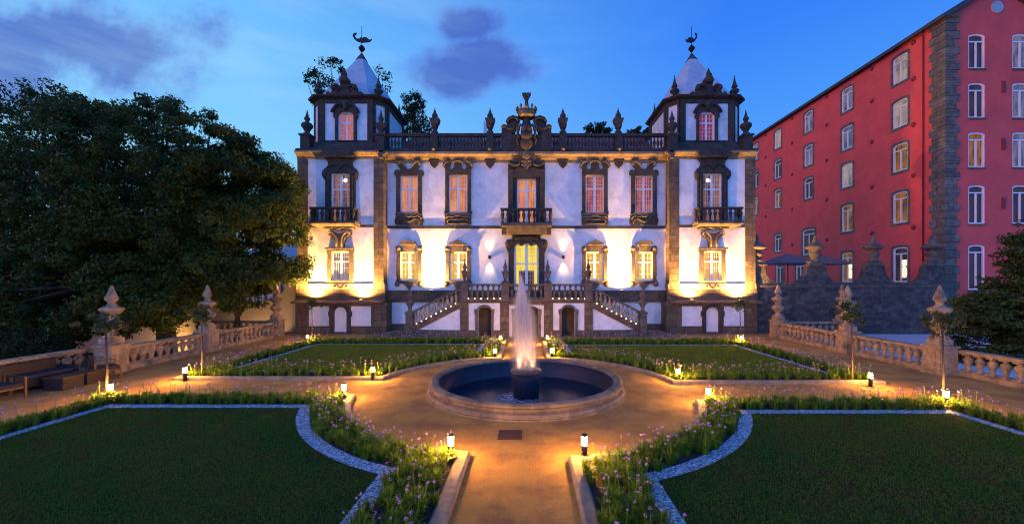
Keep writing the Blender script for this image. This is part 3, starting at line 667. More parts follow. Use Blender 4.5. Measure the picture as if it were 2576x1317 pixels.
# --- windows of the main wall with their surrounds
def surround(s, outer, hole, Y, d, extra=(), name='window_surround', m='granite'):
    mb = MB().prism(PL(outer, Y), 0.0, d, holes=[PL(hole, Y)] if hole else (), o=(0, Y))
    for e, a, b in extra: mb.prism(PL(e, Y), a, b, o=(0, Y))
    if s < 0: mb.flip(XA)
    return mb.build(name, m, pal)
def curve_bar(pts, Y, r, d):
    return [(U(x, Y), Y - d, Z(y, Y)) for x, y in pts], r
def upper_A(s):
    cx = 1030
    half = [(cx - 34, 565), (cx - 36, 555), (cx - 33, 545), (cx - 32, 536), (cx - 32, 443), (cx - 36, 441), (cx - 37, 434), (cx - 34, 428), (cx - 28, 427), (cx - 24, 430), (cx - 22, 425), (cx - 27, 418), (cx - 29, 411), (cx - 24, 406), (cx - 15, 408), (cx - 9, 416), (cx - 8, 421), (cx - 5, 425), (cx, 426)]
    out = half[:-1] + [(2 * cx - x, y) for x, y in reversed(half)]
    sr = surround(s, out, rect(cx - 22.5, cx + 22.5, 442, 534), YM, 0.16)
    # scrolls and apron carving
    mb = MB()
    for sg in (-1, 1):
        mb.tube([(U(cx + sg * x, YM), YM - 0.2, Z(y, YM)) for x, y in ((29, 412), (25, 406.5), (18, 407), (12, 412), (7, 420))], [0.09, 0.11, 0.11, 0.09, 0.05], 8)
        mb.ball((U(cx + sg * 27, YM), YM - 0.16, Z(412, YM)), 0.13)
    if s < 0: mb.flip(XA)
    mb.build('scrollwork', 'granite_mid', sr); mb = MB()
    mb.tube([(U(cx + x, YM), YM - 0.2, Z(y, YM)) for x, y in ((-32, 551), (-28, 545), (-22, 543), (-14, 546), (-6, 543), (0, 546), (6, 543), (14, 546), (22, 543), (28, 545), (32, 551))], 0.055, 7)
    mb.tube([(U(cx + x, YM), YM - 0.2, Z(y, YM)) for x, y in ((-27, 563), (-26, 553), (-16, 550), (-7, 556), (0, 558), (7, 556), (16, 550), (26, 553), (27, 563))], 0.045, 7)
    mb.prism(PL(rect(cx - 26, cx + 26, 534, 538), YM), 0.165, 0.26, o=(0, YM)); mb.prism(PL(rect(cx - 35, cx + 35, 538.5, 541), YM), 0.165, 0.24, o=(0, YM))
    if s < 0: mb.flip(XA)
    mb.build('apron', 'granite_mid', sr)
    return window_unit(pal, cx, 442, 534, 46, YM, 'pane_orange' if s > 0 else 'pane_red', rows=(2, 3), s=s)
def upper_B(s):
    cx = 1153
    half = [(cx - 33, 565), (cx - 33, 538), (cx - 35, 532), (cx - 32, 530), (cx - 32, 424), (cx - 36, 421), (cx - 34, 414), (cx - 28, 408), (cx - 20, 407), (cx - 18, 413), (cx - 21, 420), (cx - 17, 427), (cx - 12, 425), (cx - 9, 417), (cx - 10, 411), (cx - 5, 407), (cx, 406)]
    out = half[:-1] + [(2 * cx - x, y) for x, y in reversed(half)]
    sr = surround(s, out, rect(cx - 23.5, cx + 23.5, 440, 534), YM, 0.16)
    mb = MB()
    for sg in (-1, 1):
        mb.tube([(U(cx + sg * x, YM), YM - 0.22, Z(y, YM)) for x, y in ((37, 421), (34, 413), (28, 408), (20, 406.5))], [0.08, 0.10, 0.10, 0.07], 8)
    mb.tube([(U(cx + x, YM), YM - 0.22, Z(y, YM)) for x, y in ((-13, 412), (-9, 407), (0, 405), (9, 407), (13, 412))], 0.09, 8)
    if s < 0: mb.flip(XA)
    mb.build('scrollwork', 'granite_mid', sr); mb = MB()
    mb.tube([(U(cx + x, YM), YM - 0.2, Z(y, YM)) for x, y in ((-31, 549), (-24, 544), (-12, 546), (-6, 543), (6, 543), (12, 546), (24, 544), (31, 549))], 0.055, 7)
    mb.tube([(U(cx + x, YM), YM - 0.2, Z(y, YM)) for x, y in ((-24, 563), (-26, 556), (-20, 551), (0, 552), (20, 551), (26, 556), (24, 563), (-24, 563))], 0.045, 7)
    mb.prism(PL(rect(cx - 26, cx + 26, 534, 538), YM), 0.165, 0.26, o=(0, YM))
    mb.prism(PL(rect(cx - 35, cx + 35, 538.5, 541), YM), 0.165, 0.24, o=(0, YM))
    if s < 0: mb.flip(XA)
    mb.build('apron', 'granite_mid', sr)
    return window_unit(pal, cx, 440, 534, 48, YM, 'pane_orange' if s > 0 else 'pane_red', rows=(2, 3), s=s)
def lower_W(cx, peaked):
    def fn(s):
        half = [(cx - 8, 713), (cx - 22, 712), (cx - 30, 718), (cx - 35, 714), (cx - 33, 706), (cx - 30, 700), (cx - 32, 690), (cx - 30, 640), (cx - 33, 634), (cx - 32, 622), (cx - 27, 618), (cx - 20, 622), (cx - 18, 630)]
        out = half + [(2 * cx - x, y) for x, y in reversed(half)]
        sr = surround(s, out, rect(cx - 22.5, cx + 22.5, 633, 705), YM, 0.15, m='granite')
        mb = MB()
        mb.prism(PL([(cx - 15, 632), (cx - 13, 622), (cx - 17, 616), (cx + 17, 616), (cx + 13, 622), (cx + 15, 632)], YM), 0.01, 0.26, o=(0, YM))
        if peaked: mb.prism(PL([(cx - 21, 616.5), (cx - 21, 612), (cx, 603), (cx + 21, 612), (cx + 21, 616.5)], YM), 0.012, 0.5, o=(0, YM))
        else: mb.prism(PL([(cx - 19, 616.5)] + arc(cx, 613, 19, 9, 180, 0, 10) + [(cx + 19, 616.5)], YM), 0.012, 0.5, o=(0, YM))
        if s < 0: mb.flip(XA)
        mb.build('hood', 'granite_mid', sr)
        for sx_, sy_ in ((-30, 714), (30, 714), (-27, 624), (27, 624)):
            mb = MB().ball((U(cx + sx_, YM), YM - 0.12, Z(sy_, YM)), 0.2, sc=(1, 0.7, 1))
            if s < 0: mb.flip(XA)
            mb.build('volute', 'granite_mid', sr)
        mb = MB()
        mb.prism(PL([(cx - 13, 713), (cx + 13, 713), (cx + 5, 721), (cx, 727), (cx - 5, 721)], YM), 0.01, 0.24, o=(0, YM))
        if s < 0: mb.flip(XA)
        mb.build('pendant', 'granite_mid', sr)
        window_unit(pal, cx, 633, 705, 46, YM, 'pane_yellow', rows=(1, 2), s=s, bars=1)
    return fn
both(upper_A); both(upper_B); both(lower_W(1030, False)); both(lower_W(1153, True))
# --- pendants under the cornice, below the roof pedestals
def pend(s):
    for cx in (1093, 1232.5):
        mb = MB().prism(PL([(cx - 10, 405), (cx - 10, 414), (cx - 5, 419), (cx, 424), (cx + 5, 419), (cx + 10, 414), (cx + 10, 405)], YM), 0.0, 0.16, o=(0, YM))
        mb.prism(PL(rect(cx - 13, cx + 13, 403, 406.5), YM), 0.0, 0.22, o=(0, YM))
        if s < 0: mb.flip(XA)
        mb.build('pendant', 'granite', pal)
both(pend)
# --- central bay: balcony door, crest, entrance
cx = 1324.5
half = [(cx - 46, 560), (cx - 46, 408), (cx - 20, 408)]
surround(1, [(cx - 46, 561), (cx - 46, 405), (cx + 46, 405), (cx + 46, 561)], rect(1300.5, 1348.5, 449, 560), YM, 0.12)
mb = MB()
for sg in (-1, 1):
    mb.prism(PL(rect(*(sorted((cx + sg * 34, cx + sg * 44))), 432, 560), YM), 0.125, 0.3, o=(0, YM))
    mb.prism(PL(rect(*(sorted((cx + sg * 30, cx + sg * 47))), 428, 432), YM), 0.125, 0.38, o=(0, YM))
    mb.tube([(U(cx + sg * x, YM), YM - 0.36, Z(y, YM)) for x, y in ((43, 409), (38, 415), (30, 419), (21, 417), (15, 410), (9, 400), (8, 393))], [0.09, 0.10, 0.11, 0.11, 0.10, 0.09, 0.07], 8)
    mb.ball((U(cx + sg * 40, YM), YM - 0.3, Z(411, YM)), 0.16)
mb.prism(PL([(cx - 33, 448), (cx - 33, 432), (cx - 26, 426), (cx - 17, 422), (cx, 428), (cx + 17, 422), (cx + 26, 426), (cx + 33, 432), (cx + 33, 448)], YM), 0.125, 0.30, o=(0, YM))
mb.build('door_frame', 'granite', pal)
mb = MB()   # carved shield and mask
mb.ball((U(cx, YM), YM - 0.40, Z(394, YM)), 0.34, 14, 10, (1, 0.8, 1.25)); mb.ball((U(cx, YM), YM - 0.62, Z(396, YM)), 0.09); mb.ball((U(cx - 5, YM), YM - 0.60, Z(391, YM)), 0.07); mb.ball((U(cx + 5, YM), YM - 0.60, Z(391, YM)), 0.07)
mb.prism(PL([(cx - 12, 404), (cx - 9, 412), (cx - 13, 418), (cx - 6, 422), (cx, 429), (cx + 6, 422), (cx + 13, 418), (cx + 9, 412), (cx + 12, 404)], YM), 0.3, 0.46, o=(0, YM))
for sg in (-1, 1):
    mb.tube([(U(cx + sg * x, YM), YM - 0.5, Z(y, YM)) for x, y in ((3, 402), (9, 398), (13, 391), (17, 388), (20, 392), (17, 395))], 0.07, 7)
    mb.tube([(U(cx + sg * x, YM), YM - 0.5, Z(y, YM)) for x, y in ((2, 411), (8, 408), (12, 411))], 0.06, 7)
mb.build('mask_carving', 'granite_mid', pal)
window_unit(pal, cx, 449, 560, 48, YM, 'pane_orange', rows=(2, 5), transom=0.27, bars=2)
def entrance():
    o = [(1280, 749), (1280, 640), (1276, 628), (1272, 618), (1274, 607), (1280, 601), (1287, 602), (1290, 596), (1286, 590)]
    o = o + [(2649 - x, y) for x, y in reversed(o)]
    mb = MB().prism(PL(o, YM), 0.0, 0.22, holes=[PL(door_out, YM)], o=(0, YM))
    for sg in (-1, 1):
        mb.ball((U(cx + sg * 45, YM), YM - 0.2, Z(612, YM)), 0.26, sc=(1, 0.8, 1.2)); mb.ball((U(cx + sg * 12, YM), YM - 0.2, Z(613, YM)), 0.17)
        mb.box(*sorted((U(cx + sg * 32, YM), U(cx + sg * 45, YM))), YM - 0.34, YM - 0.225, Z(749, YM), Z(632, YM))
        mb.box(*sorted((U(cx + sg * 30, YM), U(cx + sg * 47, YM))), YM - 0.4, YM - 0.225, Z(631.9, YM), Z(627, YM))
    mb.tube([(U(cx + x, YM), YM - 0.27, Z(y, YM)) for x, y in ((-30, 604), (-22, 598), (-14, 602), (-8, 596), (0, 600), (8, 596), (14, 602), (22, 598), (30, 604))], 0.10, 8)
    mb.build('door_surround', 'granite', pal)
    window_unit(pal, cx, 611, 749, 62, YM, 'pane_entrance', rows=(4, 7), transom=0.37, bars=3, hall=True)
entrance()
# sconces
def sconce(s):
    x = U(1232, YM); mb = MB().box(x - 0.09, x + 0.09, YM - 0.16, YM, Z(650, YM), Z(642, YM))
    if s < 0: mb.flip(XA); x = 2 * XA - x
    sc = mb.build('wall_lamp', 'dark_metal', pal)
    for up in (1, -1): spot('wall_lamp_light', (x, YM - 0.20, Z(646, YM) + up * 0.16), (x, YM - 0.05, Z(646, YM) + up * 2.2), 260, (1.0, 0.66, 0.34), 62, 0.9, 0.05, pal)
both(sconce)
# --- balusters (shared shapes)
def bal_prof(h, r):  # h height, r widest radius
    return [(r * .85, 0), (r * .85, h * .08), (r * .5, h * .10), (r * .45, h * .16), (r * .62, h * .24), (r * .95, h * .42), (r * 1.0, h * .50), (r * .9, h * .58), (r * .5, h * .74), (r * .36, h * .84), (r * .55, h * .87), (r * .55, h * .90), (r * .8, h * .92), (r * .8, h)]
def bal_prof_inv(h, r):  # wide cup at the top
    return [(r * .8, 0), (r * .8, h * .10), (r * .52, h * .13), (r * .45, h * .18), (r * .50, h * .26), (r * .72, h * .46), (r * .98, h * .62), (r * 1.0, h * .70), (r * .85, h * .77), (r * .5, h * .82), (r * .42, h * .86), (r * .78, h * .90), (r * .8, h)]
def baluster_proto(h, r, m, inv=False, seg=10, sq=True):
    def fn(parent):
        mb = MB().lathe((bal_prof_inv if inv else bal_prof)(h, r), (0, 0, 0), seg)
        return mb.build('baluster', m, parent, local=True)
    return Proto(fn)
PIN = [(0.20, 0), (0.20, .10), (.12, .14), (.10, .24), (.20, .40), (.30, .52), (.31, .60), (.24, .68), (.12, .74), (.11, .80), (.19, .86), (.20, .94), (.15, 1.04), (.09, 1.25), (.045, 1.55), (.015, 1.8), (0, 1.84)]
def pin(scale, r=1.0): return [(a * scale * r, b * scale) for a, b in PIN]
# --- roof balustrade
def roof_bal(s):
    Yb = YM - 0.25
    ztop, zr, zb0, zb1 = Z(335, Yb), Z(342, Yb), Z(373, Yb), Z(386, Yb)
    x0, x1 = U(976, Yb), U(1262, Yb)
    mb = MB().box(x0, x1, Yb - 0.05, Yb + 0.28, zr, ztop); mb.box(x0, x1, Yb - 0.04, Yb + 0.27, zb1 + 0.02, zb0)
    peds = (1093, 1232.5)
    if s < 0: mb.flip(XA)
    rail = mb.build('roof_balustrade', 'granite', pal)
    for pcx in peds:
        mb = MB().box(U(pcx - 8.5, Yb), U(pcx + 8.5, Yb), Yb - 0.12, Yb + 0.36, zb1 + 0.03, ztop + 0.06)
        mb.lathe([(a, b) for a, b in [(.25, 0), (.25, .12), (.14, .16), (.14, .22), (.20, .30), (.27, .48), (.29, .66)]], (U(pcx, Yb), Yb + 0.12, ztop + 0.061), 12)
        mb.prism([(U(pcx - 9, Yb), ztop + 0.73), (U(pcx - 12.5, Yb), ztop + 1.10), (U(pcx + 12.5, Yb), ztop + 1.10), (U(pcx + 9, Yb), ztop + 0.73)], -0.42, 0.2, o=(0, Yb))
        mb.lathe([(a, b) for a, b in [(.30, 0), (.20, .05), (.22, .16), (.21, .34), (.13, .44), (.09, .52), (.11, .58), (.05, .66), (.02, .84), (0, .9)]], (U(pcx, Yb), Yb + 0.12, ztop + 1.105), 12)
        if s < 0: mb.flip(XA)
        mb.build('urn', 'granite', rail)
        xx = U(pcx, Yb); mb = MB().lathe([(0, 0), (.13, .02), (.15, .12), (.1, .2)], (xx, Yb - 0.3, zb1 + 0.16), 10)
        if s < 0: mb.flip(XA)
        mb.build('roof_lamp', 'bronze', rail)
    for a, b in ((980, 1083), (1103, 1223), (1242, 1258)):
        n_ = max(2, int(round((b - a) / 8.6)))
        for i in range(n_):
            xd = a + (b - a) * (i + 0.5) / n_; X = U(xd, Yb); X = X if s > 0 else 2 * XA - X
            RB.put(rail, (X, Yb + 0.11, zb0 + 0.001))
RB = baluster_proto(Z(342, 29.75) - Z(373, 29.75) - 0.003, 0.115, 'granite')
both(roof_bal)
# --- centre of the parapet: blocks, scroll wings, crown and fish tail
Yb = YM - 0.3
mb = MB()
mb.box(U(1287, Yb), U(1362, Yb), Yb - 0.1, Yb + 0.5, Z(386, Yb) + 0.03, Z(338, Yb))
for sg in (-1, 1):
    P_ = lambda pts: PL([(cx + sg * a, b) for a, b in pts], Yb)
    mb.box(*sorted((U(cx + sg * 37.5, Yb), U(cx + sg * 63, Yb))), Yb - 0.14, Yb + 0.4, Z(386, Yb) + 0.03, Z(334, Yb))
    mb.prism(P_([(62, 334), (63, 322), (58, 316), (52, 318), (50, 321), (50, 308), (46, 301), (38, 296), (28, 295), (18, 297), (17, 306), (24, 310), (24, 322), (30, 334)]), -0.3, 0.1, o=(0, Yb))
    mb.tube([(U(cx + sg * a, Yb), Yb - 0.14, Z(b, Yb)) for a, b in ((49, 309), (43, 301), (34, 297), (25, 299), (19, 306), (22, 314), (24, 322), (19, 330))], [0.14, 0.17, 0.17, 0.16, 0.12, 0.10, 0.10, 0.12], 9)
    mb.tube([(U(cx + sg * a, Yb), Yb - 0.14, Z(b, Yb)) for a, b in ((62, 322), (57, 318), (50, 321), (42, 326), (33, 324), (28, 316))], [0.12, 0.14, 0.14, 0.12, 0.10, 0.08], 9)
mb.build('crest_scroll', 'granite', pal)
mb = MB()
mb.lathe([(0.42, 0), (0.44, 0.5), (0.36, 0.9), (0.28, 1.3), (0.30, 1.6)], (U(cx, Yb), Yb + 0.1, Z(345, Yb)), 14)
mb.ball((U(cx, Yb), Yb - 0.36, Z(327, Yb)), 0.32, 12, 8, (1.1, 0.7, 1)); mb.ball((U(cx, Yb), Yb - 0.4, Z(345, Yb)), 0.36, 12, 8, (1.2, 0.7, 0.8)); mb.ball((U(cx, Yb), Yb - 0.2, Z(362, Yb)), 0.42, 12, 8, (1.1, 0.7, 1.3))
for sg in (-1, 1):
    mb.tube([(U(cx + sg * a, Yb), Yb - 0.3, Z(b, Yb)) for a, b in ((8, 322), (15, 317), (19, 325), (22, 337), (18, 348), (24, 356), (20, 368))], [0.1, 0.1, 0.1, 0.1, 0.1, 0.09, 0.05], 8)
mb.build('crest_figure', 'granite', pal)
zc = Z(296, Yb); mb = MB().lathe([(0.50, 0.0), (0.62, 0.06), (0.66, 0.12), (0.66, 0.20), (0.62, 0.26), (0.74, 0.50), (0.60, 0.50), (0.45, 0.1)], (U(cx, Yb), Yb + 0.1, zc), 28)
for k in range(10):
    a = 2 * math.pi * (k + .5) / 10; X = U(cx, Yb) + 0.70 * math.cos(a); Yk = Yb + 0.1 + 0.70 * math.sin(a)
    mb.lathe([(0.12, 0), (0.15, 0.12), (0.12, 0.22), (0.05, 0.27), (0.07, 0.33), (0.0, 0.38)] if k % 2 else [(0.09, 0), (0.06, 0.15), (0.11, 0.24), (0.08, 0.34), (0.0, 0.40)], (X, Yk, zc + 0.48), 8)
mb.build('crown', 'bronze', pal)
mb = MB().tube([(U(cx, Yb), Yb + 0.1, zc), (U(cx + .5, Yb), Yb + 0.1, Z(268, Yb)), (U(cx, Yb), Yb + 0.1, Z(250, Yb))], [0.22, 0.17, 0.11], 10)
mb.prism(PL([(cx - 3.5, 253), (cx - 6, 246), (cx - 11, 237), (cx - 11, 231.5), (cx - 7, 233), (cx - 4, 231), (cx, 233), (cx + 4, 231), (cx + 7, 233), (cx + 11, 231.5), (cx + 11, 237), (cx + 6, 246), (cx + 3.5, 253)], Yb), -0.18, -0.02, o=(0, Yb))
mb.build('fish_tail', 'granite', pal)
# roof behind the parapet and its chimney
MB().px([(30.5, 13.2), (36.5, 17.0), (42.5, 13.2)], mx0 + 0.02, mx1 - 0.02).build('roof', 'roof_tile', pal)
MB().box(U(1217, 36), U(1223, 36), 35.8, 36.4, 15.0, Z(307, 36)).build('chimney', 'stucco', pal)
# --- towers
def oct_pts(c, hw, ch):
    a, b = hw, hw - ch
    return [(c[0] + x, c[1] + y) for x, y in ((-b, -a), (b, -a), (a, -b), (a, b), (b, a), (-b, a), (-a, b), (-a, -b))]
def tower(s):
    tc = U(858, YT)
    def fin(mb, name, m, parent=None, **k):
        if s < 0: mb.flip(XA)
        return mb.build(name, m, parent or pal, **k)
    A = lambda x, y: PL([(x, y)], YT)[0]
    # lower walls with openings
    hs = [PL(rect(834, 882, 436, 560), YT), PL(rect(835, 880, 631, 704), YT), PL([(840, 829)] + [(840, 785)] + arc(856.5, 785, 16.5, 14, 180, 0, 10) + [(873, 785), (873, 829)], YT)]
    fin(MB().prism([(TX0, -0.1), (TX1, -0.1), (TX1, 13.25), (TX0, 13.25)], -0.45, 0.0, holes=hs, o=(0, YT)), 'wall', 'stucco')
    fin(MB().box(TX0, TX1, YT + 0.46, 36.6, -0.1, 13.2), 'wall', 'stucco')
    # corner pilasters
    for a, b in ((752, 775), (941, 964)):
        x0, x1 = U(a, YT), U(b, YT)
        mb = MB().box(x0 - (0.06 if a < 800 else 0), x1 + (0.06 if a > 800 else 0), YT - 0.1, YT + 1.3, -0.05, Z(400, YT)); fin(mb, 'pilaster', 'granite_block')
    # plinth mouldings
    mb = MB().box(U(748, YT), U(968, YT), YT - 0.10, YT + 1.2, Z(728, YT), Z(713, YT)); fin(mb, 'plinth_moulding', 'granite_pale')
    dr = PL([(832, 840)] + [(832, 790)] + arc(856.5, 786, 24.5, 21, 180, 0, 10) + [(881, 790), (881, 840)], YT)
    mb = MB().px([(YT - 0.02, Z(728.2, YT)), (YT - 0.12, Z(728.2, YT)), (YT - 0.16, Z(748, YT)), (YT - 0.24, Z(753, YT)), (YT - 0.74, Z(757, YT)), (YT - 0.74, Z(761, YT)), (YT - 0.02, Z(761, YT))], U(746, YT), U(971, YT)); fin(mb, 'plinth', 'granite_block')
    Yp = YT - 0.45; base = [(U(743, Yp), -0.1), (U(972, Yp), -0.1), (U(972, Yp), Z(759.5, Yp)), (U(743, Yp), Z(759.5, Yp))]
    p1 = PL(rect(776, 827.5, 769, 819), Yp); p2 = PL(rect(882, 933, 769, 819), Yp); dh = PL([(840, 838)] + [(840, 785)] + arc(856.5, 785, 16.5, 14, 180, 0, 10) + [(873, 785), (873, 838)], Yp)
    base = [(U(743, Yp), -0.1), dh[0][0:1] + (-0.1,), (dh[0][0], dh[0][1])] if False else base
    dhole = [(u, max(z, 0.12)) for u, z in dh]
    fin(MB().prism(base, -0.4, 0.0, holes=[p1, p2, dhole], o=(0, Yp)), 'base', 'granite_block')
    fin(MB().prism(p1, -0.38, -0.05, o=(0, Yp)), 'base_panel', 'stucco'); fin(MB().prism(p2, -0.38, -0.05, o=(0, Yp)), 'base_panel', 'stucco')
    fin(MB().box(U(743, Yp), U(972, Yp), Yp + 0.42, 30.4, -0.1, Z(760, Yp)), 'base', 'granite_block')
    ds = PL([(831, 836)] + [(831, 796), (827, 794), (827, 782), (832, 780)] + arc(856.5, 785, 24, 22, 165, 15, 12) + [(881, 780), (886, 782), (886, 794), (882, 796), (882, 836)], Yp)
    ds = [(u, max(z, 0.1)) for u, z in ds]
    sr = fin(MB().prism(ds, 0.003, 0.09, holes=[dhole], o=(0, Yp)), 'door_surround', 'granite')
    dm = MB().prism(dhole, -0.2, -0.12, o=(0, Yp))
    for (a, b, c_, d) in ((847, 866, 778, 799), (846, 867, 806, 823)):
        r0 = PL(rect(a, b, c_, d), Yp); r1 = PL(rect(a + 2, b - 2, c_ + 2, d - 2), Yp); dm.prism(r0, -0.119, -0.09, holes=[r1], o=(0, Yp)); dm.prism(PL(rect(a + 4, b - 4, c_ + 4, d - 4), Yp), -0.119, -0.1, o=(0, Yp))
    fin(dm, 'door', 'old_white_paint')
    # string course with cornice
    for a, b in ((775, 797), (907, 941)): fin(MB().box(U(a, YT) + 0.005, U(b, YT) - 0.005, YT - 0.07, YT, Z(571, YT), Z(565, YT)), 'string_course', 'granite')
    for a, b in ((748, 820), (896, 970)): fin(MB().px(corn(YT, Z(382, YT), Z(393, YT), 0.42, 0.2), U(a, YT), U(b, YT)), 'cornice', 'cornice_stone')
    sd = corn(0, Z(382, YT), Z(393, YT), 0.42, 0.2)   # cornice returning along the tower's inner side
    mb = MB(); n = len(sd); vs = [(TX1 - y, YT - 0.42, z) for y, z in sd] + [(TX1 - y, YT + 6.5, z) for y, z in sd]
    mb.vf(vs, [tuple(range(n)), tuple(range(n, 2 * n))[::-1]] + [(i, (i + 1) % n, (i + 1) % n + n, i + n) for i in range(n)]); fin(mb, 'cornice', 'granite_mid')
    # upper window surround running up through the cornice
    cx = 858
    half = [(cx - 37, 562), (cx - 37, 455), (cx - 43, 447), (cx - 44, 433), (cx - 39, 425), (cx - 33, 421), (cx - 30, 415), (cx - 31, 407), (cx - 38, 400), (cx - 38, 381)]
    out = half + [(2 * cx - x, y) for x, y in reversed(half)]
    sr = fin(MB().prism(PL(out, YT), 0.0, 0.18, holes=[PL(rect(834, 882, 436, 560), YT)], o=(0, YT)).prism(PL(rect(cx - 38.5, cx + 38.5, 380, 397), YT), 0.185, 0.52, o=(0, YT)), 'window_surround', 'granite')
    mb = MB()
    for sg in (-1, 1):
        mb.prism(PL(rect(*sorted((cx + sg * 26, cx + sg * 32)), 440, 561), YT), 0.185, 0.27, o=(0, YT)); mb.ball((U(cx + sg * 39, YT), YT - 0.17, Z(438, YT)), 0.2, sc=(1, .7, 1.6))
        mb.tube([(U(cx + sg * a, YT), YT - 0.22, Z(b, YT)) for a, b in ((28, 422), (20, 416), (10, 414), (4, 420), (0, 426))], 0.07, 7)
    fin(mb, 'scrollwork', 'granite', sr)
    window_unit(pal, cx, 436, 560, 48, YT, 'pane_dim', rows=(2, 4), transom=0.32, s=s)
    lx = U(866 if s > 0 else 851, YT); 
    # balcony
    yb0 = YT - 0.95
    fin(MB().box(U(796, YT), U(908, YT), yb0 - 0.1, YT, Z(566, YT), Z(560, YT)).px([(YT, Z(566.2, YT)), (yb0 - 0.03, Z(566.2, YT)), (yb0 + 0.1, Z(571, YT)), (YT, Z(571, YT))], U(800, YT), U(904, YT)), 'balcony', 'granite_mid')
    bal = fin(MB().box(U(797, YT), U(907, YT), yb0 - 0.08, yb0 + 0.12, Z(531, YT), Z(526, YT)).box(U(797, YT), U(801, YT), yb0 + 0.121, YT - 0.28, Z(531, YT), Z(526, YT)).box(U(903, YT), U(907, YT), yb0 + 0.121, YT - 0.28, Z(531, YT), Z(526, YT)), 'balcony_balustrade', 'granite')
    for i in range(9):
        X = U(802 + 100 * i / 8, YT); X = X if s > 0 else 2 * XA - X
        BB.put(bal, (X, yb0 + 0.02, Z(560, YT) + 0.002))
    for X in (U(799, YT), U(905, YT)):
        X = X if s > 0 else 2 * XA - X; BB.put(bal, (X, yb0 + 0.5, Z(560, YT) + 0.002))
    # console below the balcony
    out = [(830, 590), (832, 583), (840, 582), (848, 586), (858, 589)]; out = out[:-1] + [(858, 588)] + [(2 * 858 - x, y) for x, y in reversed(out[:-1])] + [(883, 592), (874, 596), (869, 606), (868, 622), (848, 622), (847, 606), (842, 596), (833, 592)]
    mb = MB().prism(PL(out, YT), 0.0, 0.30, o=(0, YT))
    mb.tube([(U(a, YT), YT - 0.32, Z(b, YT)) for a, b in ((831, 588), (835, 583), (842, 585), (850, 594), (852, 606), (851, 621))], 0.06, 7); mb.tube([(U(1716 - a, YT), YT - 0.32, Z(b, YT)) for a, b in ((831, 588), (835, 583), (842, 585), (850, 594), (852, 606), (851, 621))], 0.06, 7)
    mb.prism(PL([(821, 575), (823, 572), (893, 572), (895, 575), (880, 576), (870, 574.5), (858, 577), (846, 574.5), (836, 576)], YT), 0.0, 0.5, o=(0, YT))
    fin(mb, 'console', 'granite_mid')
    # ground floor window
    half = [(825, 710), (826, 700), (824, 690), (826, 640), (824, 630), (826, 623), (849, 622)]
    out = half + [(2 * cx - x, y) for x, y in reversed(half)]
    sr = fin(MB().prism(PL(out, YT), 0.0, 0.14, holes=[PL(rect(835, 880, 631, 704), YT)], o=(0, YT)), 'window_surround', 'granite_mid')
    fin(MB().prism(PL(rect(822, 894, 622, 626), YT), 0.145, 0.3, o=(0, YT)), 'hood', 'granite_mid', sr)
    mb = MB()
    for sg in (-1, 1): mb.tube([(U(cx + sg * a, YT), YT - 0.10, Z(b, YT)) for a, b in ((2, 724), (8, 720), (10, 714), (16, 713), (18, 718), (14, 721))], 0.055, 7)
    mb.prism(PL([(cx - 6, 713), (cx + 6, 713), (cx + 3, 720), (cx - 3, 720)], YT), 0.0, 0.14, o=(0, YT))
    fin(mb, 'volute', 'granite_mid', sr)
    window_unit(pal, cx - 0.5, 631, 704, 45, YT, 'pane_curtain' if s > 0 else 'pane_yellow', rows=(1, 2), s=s)
    # octagonal upper stage
    oc = (tc, YO + 2.785); hw = 2.785; ch = 0.75
    z0, z1 = Z(381, YT), Z(355, YO)
    b = [(TX0 - .05, YT - 0.05), (TX1 + .05, YT - 0.05), (TX1 + .05, 36.6), (TX0 - .05, 36.6)]
    op = oct_pts(oc, hw, ch); op2 = oct_pts(oc, hw + 0.35, ch); op1 = [(x, y) for x, y in oct_pts((tc, 32.95), 3.3, 0.4)]
    mb = MB(); vs = [(x, y, z0) for x, y in op1] + [(x, y, z0 + 0.55) for x, y in op2] + [(x, y, z1 - 0.1) for x, y in oct_pts(oc, hw + .1, ch)]
    mb.vf(vs, [tuple(range(8))[::-1]] + [(i, (i + 1) % 8, (i + 1) % 8 + 8, i + 8) for i in range(8)] + [(i + 8, (i + 1) % 8 + 8, (i + 1) % 8 + 16, i + 16) for i in range(8)] + [tuple(range(16, 24))])
    mb.box(TX0 - 0.1, TX1 + 0.1, YT - 0.3, YO + 0.5, z0 - 0.001 + 0.02, z0 + 0.16)
    fin(mb, 'attic_base', 'granite')
    zt = Z(250, YO)
    wh = PL(rect(848, 887, 281, 354), YO)
    win_c = 867.5; u0 = tc
    # walls: 8 faces
    mbw = MB(); mbs = MB(); zb = z1
    for i in range(8):
        p, q_ = op[i], op[(i + 1) % 8]; L = math.hypot(q_[0] - p[0], q_[1] - p[1]); ang = math.atan2(q_[1] - p[1], q_[0] - p[0])
        if i == 0: hh = [[(L / 2 - 0.60, Z(354, YO)), (L / 2 - 0.60, Z(290, YO)), (L / 2 - 0.30, Z(281, YO)), (L / 2 + 0.30, Z(281, YO)), (L / 2 + 0.60, Z(290, YO)), (L / 2 + 0.60, Z(354, YO))]]
        else: hh = []
        mbw.prism([(0, z1 - 0.12), (L, z1 - 0.12), (L, zt), (0, zt)], -0.3, 0.0, holes=hh, o=p, ang=ang)
        wdt = 0.42 if L > 2 else 0.16
        mbs.prism([(0, zb - 0.1), (wdt, zb - 0.1), (wdt, zt), (0, zt)], 0.0, 0.09, o=p, ang=ang); mbs.prism([(L - wdt, zb - 0.1), (L, zb - 0.1), (L, zt), (L - wdt, zt)], 0.0, 0.09, o=p, ang=ang)
